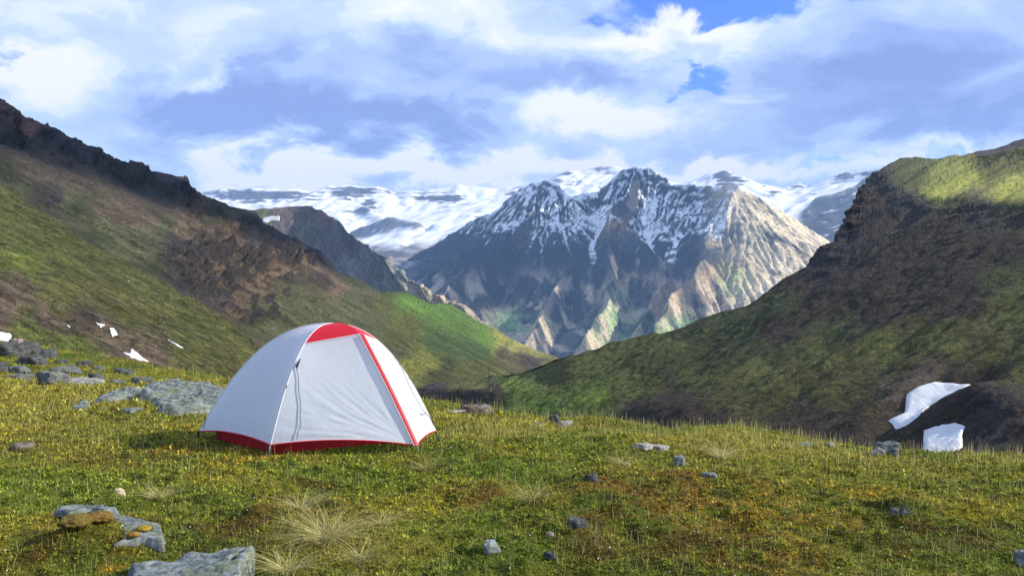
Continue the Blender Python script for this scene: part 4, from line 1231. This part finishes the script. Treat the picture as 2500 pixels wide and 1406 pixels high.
# poles, straps and pegs at the corners
for nm, c in (('L', cL), ('F', cF), ('R', cR), ('B', cB)):
    f = pole(c, np.linspace(0, 1, 24))
    f[:, 2] -= 0.02
    d_ = c - cen; d_[2] = 0; d_ /= np.linalg.norm(d_)
    foot = c + d_ * 0.02; foot[2] = float(ground_z(foot[0], foot[1])) - 0.015
    pl = tube('pole', [foot - T0] + [q - T0 for q in f], 0.0048, m_alu, tent)
    tip = c + d_ * 0.03; tip[2] = foot[2] + 0.015
    tube('pole_tip', [foot - T0, c + d_ * 0.012 - T0], 0.009, m_alu if nm in 'FR' else m_black, pl)
    st = tube('strap', [c - T0 + d_ * 0.0, c + d_ * 0.03 + np.array([0.012, 0, (foot[2] - c[2]) * 0.95]) - T0], 0.010, m_black, tent, sides=4)
    pg = c + d_ * 0.07; gz0 = float(ground_z(pg[0], pg[1]))
    tube('peg', [np.array([pg[0], pg[1], gz0 + 0.035]) - T0, np.array([pg[0] - d_[0] * 0.05, pg[1] - d_[1] * 0.05, gz0 - 0.10]) - T0], 0.004, m_alu, tent)
gzv = float(ground_z(cV[0], cV[1]))
tube('peg', [cV + np.array([0.02, -0.03, 0]) - T0, np.array([cV[0] + 0.03, cV[1] - 0.05, gzv - 0.05]) - T0], 0.004, m_alu, tent)


def on_panel(P, px, py):
    Q = P.reshape(-1, 3)
    ux = 1250 + K * Q[:, 0] / Q[:, 1]; uy = HOR - (Q[:, 2] - EYE) / Q[:, 1] * K
    i = int(np.argmin((ux - px) ** 2 + (uy - py) ** 2))
    return Q[i] + np.array([0.006, -0.010, 0.002])

# guy cords hanging down the door, tabs and toggles
def cord(pts, P):
    return tube('guy_line', [on_panel(P, *q) - T0 for q in pts], 0.0032, m_cord, tent, sides=5)
cord([(724, 896), (727, 920), (729, 950), (731, 985), (732, 1015), (731, 1040), (727, 1055), (725, 1070)], P2)
cord([(976, 886), (984, 908), (995, 932), (1008, 960), (1022, 985), (1035, 1005), (1050, 1022), (1060, 1040)], P3)
cord([(500, 1018), (496, 1030), (495, 1045)], P)
def tab(name, poly, P, mat):
    V = np.array([on_panel(P, *q) + np.array([0.004, -0.010, 0]) - T0 for q in poly])
    V = np.concatenate([V, V + np.array([-0.004, 0.008, 0])])
    n = len(poly)
    F = [tuple(range(n))]
    bm = bmesh.new()
    vs = [bm.verts.new(v) for v in V]
    bm.faces.new(vs[:n]); bm.faces.new(vs[n:][::-1])
    for i in range(n):
        bm.faces.new((vs[i], vs[(i + 1) % n], vs[n + (i + 1) % n], vs[n + i]))
    me = bpy.data.meshes.new(name); bm.to_mesh(me); bm.free()
    me.materials.append(mat)
    o = bpy.data.objects.new(name, me); COL.objects.link(o); o.parent = tent
    return o
tab('tie_out', [(733, 874), (729, 890), (724, 898), (722, 894), (728, 880)], P2, m_black)
tab('tie_out', [(964, 862), (978, 876), (979, 884), (973, 882), (966, 872)], P3, m_red)
tab('tie_out', [(973, 878), (980, 882), (978, 889), (974, 886)], P3, m_black)
tab('toggle', [(699, 941), (703, 938), (704, 944), (700, 947)], P, m_black)
tab('toggle', [(1004, 915), (1009, 917), (1009, 921), (1005, 920)], P3, m_black)
# the small printed script mark by the right corner
strokes = [[(1024, 1006), (1028, 1016)], [(1024, 1006), (1028, 1003), (1030, 1007), (1026, 1010), (1032, 1014)], [(1033, 1008), (1031, 1011), (1034, 1013), (1035, 1008), (1036, 1012)], [(1037, 1005), (1041, 1010)], [(1041, 1004), (1038, 1011)], [(1036, 1017), (1041, 1014)]]
V, F = [], []
for st in strokes:
    for a, b in zip(st[:-1], st[1:]):
        qa, qb = A(*a, 8.3), A(*b, 8.3)
        na, nb = on_panel(P3, *a), on_panel(P3, *b)
        qa = A(*a, na[1] - 0.004); qb = A(*b, nb[1] - 0.004)
        dirv = qb - qa; nrm = np.cross(dirv, (0.5, -0.85, 0.1)); nrm = nrm / (np.linalg.norm(nrm) + 1e-9) * 0.0022
        k = len(V)
        V += [qa - nrm, qa + nrm, qb + nrm, qb - nrm]
        F.append((k, k + 1, k + 2, k + 3))
tmesh('printed_mark', V, np.array(F), m_cord, o3)

# ================================================================== GRASS AND MOSS
m_leaf = leaf_mat('moss_leaf', 0.25)
m_blade = leaf_mat('grass_blade', 0.45)
TENT_POLY = [(q[0] * 1.0, q[1]) for q in (cL, cF, cV, cR, cB)]


def keep_out(x, y):
    """True where the tent floor stands."""
    inside = np.zeros(x.shape, bool)
    pg = [(cL + (cen - cL) * 0.05)[:2], (cF + (cen - cF) * 0.05)[:2], (cR + (cen - cR) * 0.05)[:2], (cB + (cen - cB) * 0.05)[:2]]
    s = np.ones(x.shape, bool)
    for i in range(4):
        a, b = pg[i], pg[(i + 1) % 4]
        s &= ((b[0] - a[0]) * (y - a[1]) - (b[1] - a[1]) * (x - a[0])) > 0
    return s


def scatter(n, seed, dmax=26, px0=-420, px1=3000):
    """Points on the meadow, thinning out with distance."""
    g = np.random.default_rng(seed)
    px = g.uniform(px0, px1, n)
    py = g.uniform(800, 1470, n)
    # depth by the flat-ground relation, jittered so that cover also runs over the crest
    d = EYE * K / (py - HOR) * g.uniform(0.94, 1.06, n)
    cd = np.interp(px, CREST[:, 0], CREST[:, 2])
    ok = (d < np.minimum(cd + 1.2, dmax))
    x, y = ((px - 1250) / K * d)[ok], d[ok]
    m = ~keep_out(x, y)
    return x[m], y[m], g

# moss: tiny leaf fans covering the ground, with bare gaps between the cushions
x, y, g = scatter(360000, 101)
m = g.random(len(x)) < 0.30 + 0.7 * sst(fbm(x / 0.11, y / 0.15, 81.0, 3) + 0.5 * fbm(x / 0.4, y / 0.5, 83.0, 2), -0.22, 0.16)
x, y = x[m], y[m]
n = len(x)
zz = ground_z(x, y)
size = (0.009 + 0.010 * g.random(n) ** 2) * np.clip(y / 5.5, 0.75, 2.0)
c = cover(x, y)
c = c * (0.35 + 1.5 * g.random(n) ** 1.7)[:, None] * np.array([1.0, 1.0, 0.9])
tint = g.random(n)
c[tint < 0.06] = np.array([0.23, 0.20, 0.06]) * (0.6 + 0.6 * g.random((tint < 0.06).sum()))[:, None]
V = np.empty((n, 9, 3)); 
base = np.stack([x, y, zz - 0.004], -1)
for k in range(3):
    a = g.random(n) * 2 * np.pi; tl = 0.35 + 0.9 * g.random(n)
    dirv = np.stack([np.cos(a) * np.cos(tl), np.sin(a) * np.cos(tl), np.sin(tl)], -1)
    sd_ = np.stack([-np.sin(a), np.cos(a), 0.2 * (g.random(n) - .5)], -1)
    s = (size * (0.7 + 0.6 * g.random(n)))[:, None]
    V[:, k * 3] = base - sd_ * s * 0.42
    V[:, k * 3 + 1] = base + sd_ * s * 0.42
    V[:, k * 3 + 2] = base + dirv * s * 1.5
F = np.arange(n * 9).reshape(-1, 3)
tag(mesh_np('moss', V, F, m_leaf, np.repeat(np.maximum(c, 0.006), 9, axis=0), smooth=False), 'mat of green, yellow and rusty moss covering the meadow', kind='stuff', cat='moss')


def blades(name, x, y, h, wd, lean, ang, c, mat, seg=3, zoff=0.0, curve=1.6):
    n = len(x)
    z = ground_z(x, y) - 0.008 + zoff
    b = np.stack([x, y, z], -1)
    ld = np.stack([np.cos(ang), np.sin(ang), np.zeros(n)], -1)
    g = np.random.default_rng(5)
    fa = g.random(n) * np.pi
    sd_ = np.stack([np.cos(fa), np.sin(fa), np.zeros(n)], -1)
    V = np.empty((n, 2 * seg + 1, 3))
    for k in range(seg + 1):
        t = k / seg
        p = b + ld * (h * lean * t ** curve)[:, None] + np.array([0, 0, 1.0]) * (h * (t - 0.35 * lean * t * t))[:, None]
        ww = (wd * (1 - 0.75 * t))[:, None]
        if k < seg:
            V[:, 2 * k] = p - sd_ * ww; V[:, 2 * k + 1] = p + sd_ * ww
        else:
            V[:, 2 * seg] = p
    tri = []
    for k in range(seg - 1):
        tri += [(2 * k, 2 * k + 1, 2 * k + 3), (2 * k, 2 * k + 3, 2 * k + 2)]
    tri.append((2 * seg - 2, 2 * seg - 1, 2 * seg))
    F = (np.arange(n)[:, None, None] * (2 * seg + 1) + np.array(tri)[None]).reshape(-1, 3)
    return mesh_np(name, V, F, mat, np.repeat(c, 2 * seg + 1, axis=0), smooth=False)

# short grass through the moss
x, y, g = scatter(146000, 202)
pd = 0.30 + 0.9 * near(x, y, STRAW) + 0.35 * near(x, y, GREEN) + 0.5 * sst(fbm(x / 0.7, y / 0.7, 51.0, 3), -0.05, 0.4)
cd = np.interp(1250 + K * x / y, CREST[:, 0], CREST[:, 2])
pd = pd + 0.7 * sst(y - cd, -2.2, -0.3)
m = g.random(len(x)) < pd
x, y = x[m], y[m]; n = len(x)
c = np.array([0.24, 0.25, 0.04])[None] * np.ones((n, 1))
k = g.random(n); s_ = np.clip(near(x, y, STRAW) + 0.25 * sst(fbm(x / 0.8, y / 0.8, 57.0, 3), 0, 0.4), 0, 1)
c = np.where((k < 0.25 + 0.5 * s_)[:, None], np.array([0.46, 0.40, 0.12]), c)
c = np.where((k > 0.72 + 0.2 * s_)[:, None], np.array([0.09, 0.14, 0.022]), c)
c = c * (0.6 + 0.7 * g.random(n))[:, None]
h = (0.022 + 0.045 * g.random(n) ** 2) * (1 + 0.6 * s_) * np.clip(y / 7, 0.9, 1.4)
tag(blades('grass', x, y, h, 0.0017 * np.clip(y / 5, 0.9, 2.6), 0.3 + 0.9 * g.random(n), g.random(n) * 2 * np.pi, c, m_blade, 3), 'short yellow-green grass growing through the moss', kind='stuff', cat='grass')

# tall seeding stalks, thickest along the crest
x, y, g = scatter(108000, 303)
cd = np.interp(1250 + K * x / y, CREST[:, 0], CREST[:, 2])
pxx = 1250 + K * x / y
pd = 0.035 + 0.34 * sst(y - cd, -2.4, -0.2) * (0.35 + 0.65 * sst(fbm(pxx / 90, y / 3, 61.0, 3), -0.2, 0.3)) + 0.10 * near(x, y, STRAW) + 0.05 * sst(fbm(x / 0.5, y / 0.5, 63.0, 3), 0.1, 0.4)
m = g.random(len(x)) < pd
x, y = x[m], y[m]; n = len(x)
c = np.array([0.50, 0.43, 0.18])[None] * (0.6 + 0.7 * g.random(n))[:, None]
k = g.random(n); c = np.where((k < 0.3)[:, None], c * np.array([0.6, 0.75, 0.4]), c)
h = (0.08 + 0.11 * g.random(n)) * np.clip(y / 8, 0.7, 1.2)
tag(blades('grass_stalks', x, y, h, 0.0015 * np.clip(y / 5, 0.8, 2.4), 0.08 + 0.32 * g.random(n) ** 2, g.random(n) * 2 * np.pi, c, m_blade, 3), 'thin straw-coloured grass stalks standing above the turf', kind='stuff', cat='grass')


# separate straw tussocks one can point at
def tussock(label, px, py, r, nb, pale, seed, height=0.5):
    p = hit(px, py)
    g = np.random.default_rng(seed)
    x = p[0] + g.normal(0, r * 0.13, nb); y = p[1] + g.normal(0, r * 0.13, nb)
    L = r * (0.6 + 0.7 * g.random(nb))
    ang = g.random(nb) * 2 * np.pi
    c = np.where((g.random(nb) < pale)[:, None], np.array([0.62, 0.55, 0.27]), np.array([0.27, 0.28, 0.06])) * (0.65 + 0.6 * g.random(nb))[:, None]
    o = blades('grass_tussock', x, y, L, np.full(nb, 0.0026), 0.9 + 1.0 * g.random(nb), ang, c, m_blade, 5, curve=1.35)
    tag(o, label, 'grass', 'straw tussocks in the moss')
tussock('big bleached straw tussock spraying out right of the widest cracked slab', 800, 1330, 0.27, 260, 0.75, 1)
tussock('flattened straw tussock between the tent front and the big bleached tussock', 735, 1245, 0.19, 130, 0.8, 2)
tussock('small straw tussock right of the big bleached one', 930, 1285, 0.15, 110, 0.6, 3)
tussock('low yellow-green tussock at the foot of the big bleached one', 880, 1375, 0.16, 110, 0.5, 4)
tussock('yellow-green tussock against the right end of the widest cracked slab', 700, 1400, 0.18, 150, 0.55, 5)
tussock('straw tussock uphill of the mossy slab beside the cream stone', 385, 1220, 0.17, 120, 0.7, 6)
tussock('fresh green tussock right of the tent corner peg', 1040, 1150, 0.17, 180, 0.2, 7)
tussock('green tussock in the moss above the split dark rock', 1300, 1225, 0.18, 180, 0.25, 8)
tussock('thin straw tussock above the low bluish stone', 1520, 1140, 0.16, 120, 0.7, 9)
tussock('grey-straw tussock under the mound crest right of the slabs', 1760, 1120, 0.2, 150, 0.85, 10)

# white cotton heads dotted through the moss
x, y, g = scatter(420, 404, dmax=9.5)
n = min(len(x), 80); x, y = x[:n], y[:n]
z = ground_z(x, y) + 0.02 + 0.03 * g.random(n)
D, Fi = ico(1)
r = 0.003 + 0.0035 * g.random(n)
V = np.stack([x, y, z], -1)[:, None] + D[None] * r[:, None, None]
F = (np.arange(n)[:, None, None] * len(D) + Fi[None]).reshape(-1, 3)
cc = np.repeat(np.array([0.72, 0.70, 0.66])[None] * np.ones((n, 1)), len(D), axis=0)
tag(mesh_np('wildflowers', V, F, m_leaf, cc), 'tiny white flower heads dotted through the moss', kind='stuff', cat='flowers')

# ================================================================== UNSEEN CLOUDS added to shade the valley and the massif
m_shade_cloud, t_, b_ = new_mat('shade_cloud_white')
nz = t_.noise(t_.node('ShaderNodeTexCoord').outputs['Object'], 0.004, 5)
t_.put(b_.inputs['Base Color'], t_.mix(nz, (0.78, 0.80, 0.84), (0.90, 0.91, 0.93)))
b_.inputs['Roughness'].default_value = 1.0
SHADE_CLOUD_Z = 3200.0


def cloud(tx, ty, tz, rx, ry, seed, thick=0.22):
    """An added, out-of-view flat-bottomed cloud sited so its shadow falls round (tx, ty, tz)."""
    D, F = ico(5)
    n = fbm(D[:, 0] * 1.6 + seed, D[:, 1] * 1.6, D[:, 2] * 1.6, 5)
    V = D * (1 + 0.42 * n)[:, None]
    th = max(thick * min(rx, ry), 25.0)
    V = V * np.array([rx, ry, th])
    V[:, 2] = np.where(V[:, 2] < 0, V[:, 2] * 0.3, V[:, 2])
    o = mesh_np('cloud', V, F, m_shade_cloud)  # unseen shade caster, placed along the sun direction
    k = (SHADE_CLOUD_Z - tz) / SUN.z
    o.location = (tx + SUN.x * k, ty + SUN.y * k, SHADE_CLOUD_Z)
    return tag(o, kind='stuff')
for a in ((-540, 560, 20, 300, 290, 1), (-370, 225, 10, 185, 115, 2), (-300, 880, 0, 130, 180, 3),
          (-150, 5900, 0, 620, 700, 4), (650, 6350, 100, 300, 330, 5), (560, 5450, -200, 260, 240, 6), (1000, 5600, -150, 130, 170, 7), (-700, 6900, 0, 500, 400, 8)):
    cloud(*a)

# ================================================================== AIR
def haze_box(x0, x1, y0, y1, z0, z1, density, colour):
    bm = bmesh.new()
    bmesh.ops.create_cube(bm, size=1.0)
    for v in bm.verts:
        v.co = Vector((lerp(x0, x1, v.co.x + .5), lerp(y0, y1, v.co.y + .5), lerp(z0, z1, v.co.z + .5)))
    me = bpy.data.meshes.new('haze'); bm.to_mesh(me); bm.free()
    m = bpy.data.materials.new('haze'); m.use_nodes = True
    nt_ = m.node_tree; nt_.nodes.clear()
    ou = nt_.nodes.new('ShaderNodeOutputMaterial'); pv = nt_.nodes.new('ShaderNodeVolumePrincipled')
    pv.inputs['Color'].default_value = (*colour, 1); pv.inputs['Density'].default_value = density
    pv.inputs['Anisotropy'].default_value = 0.0
    nt_.links.new(pv.outputs[0], ou.inputs['Volume'])
    me.materials.append(m)
    o = bpy.data.objects.new('haze', me); COL.objects.link(o)
    return tag(o, kind='stuff')
haze_box(-8000, 10000, -400, 14800, -1000, 1700, 4.0e-5, (0.32, 0.57, 1.0))
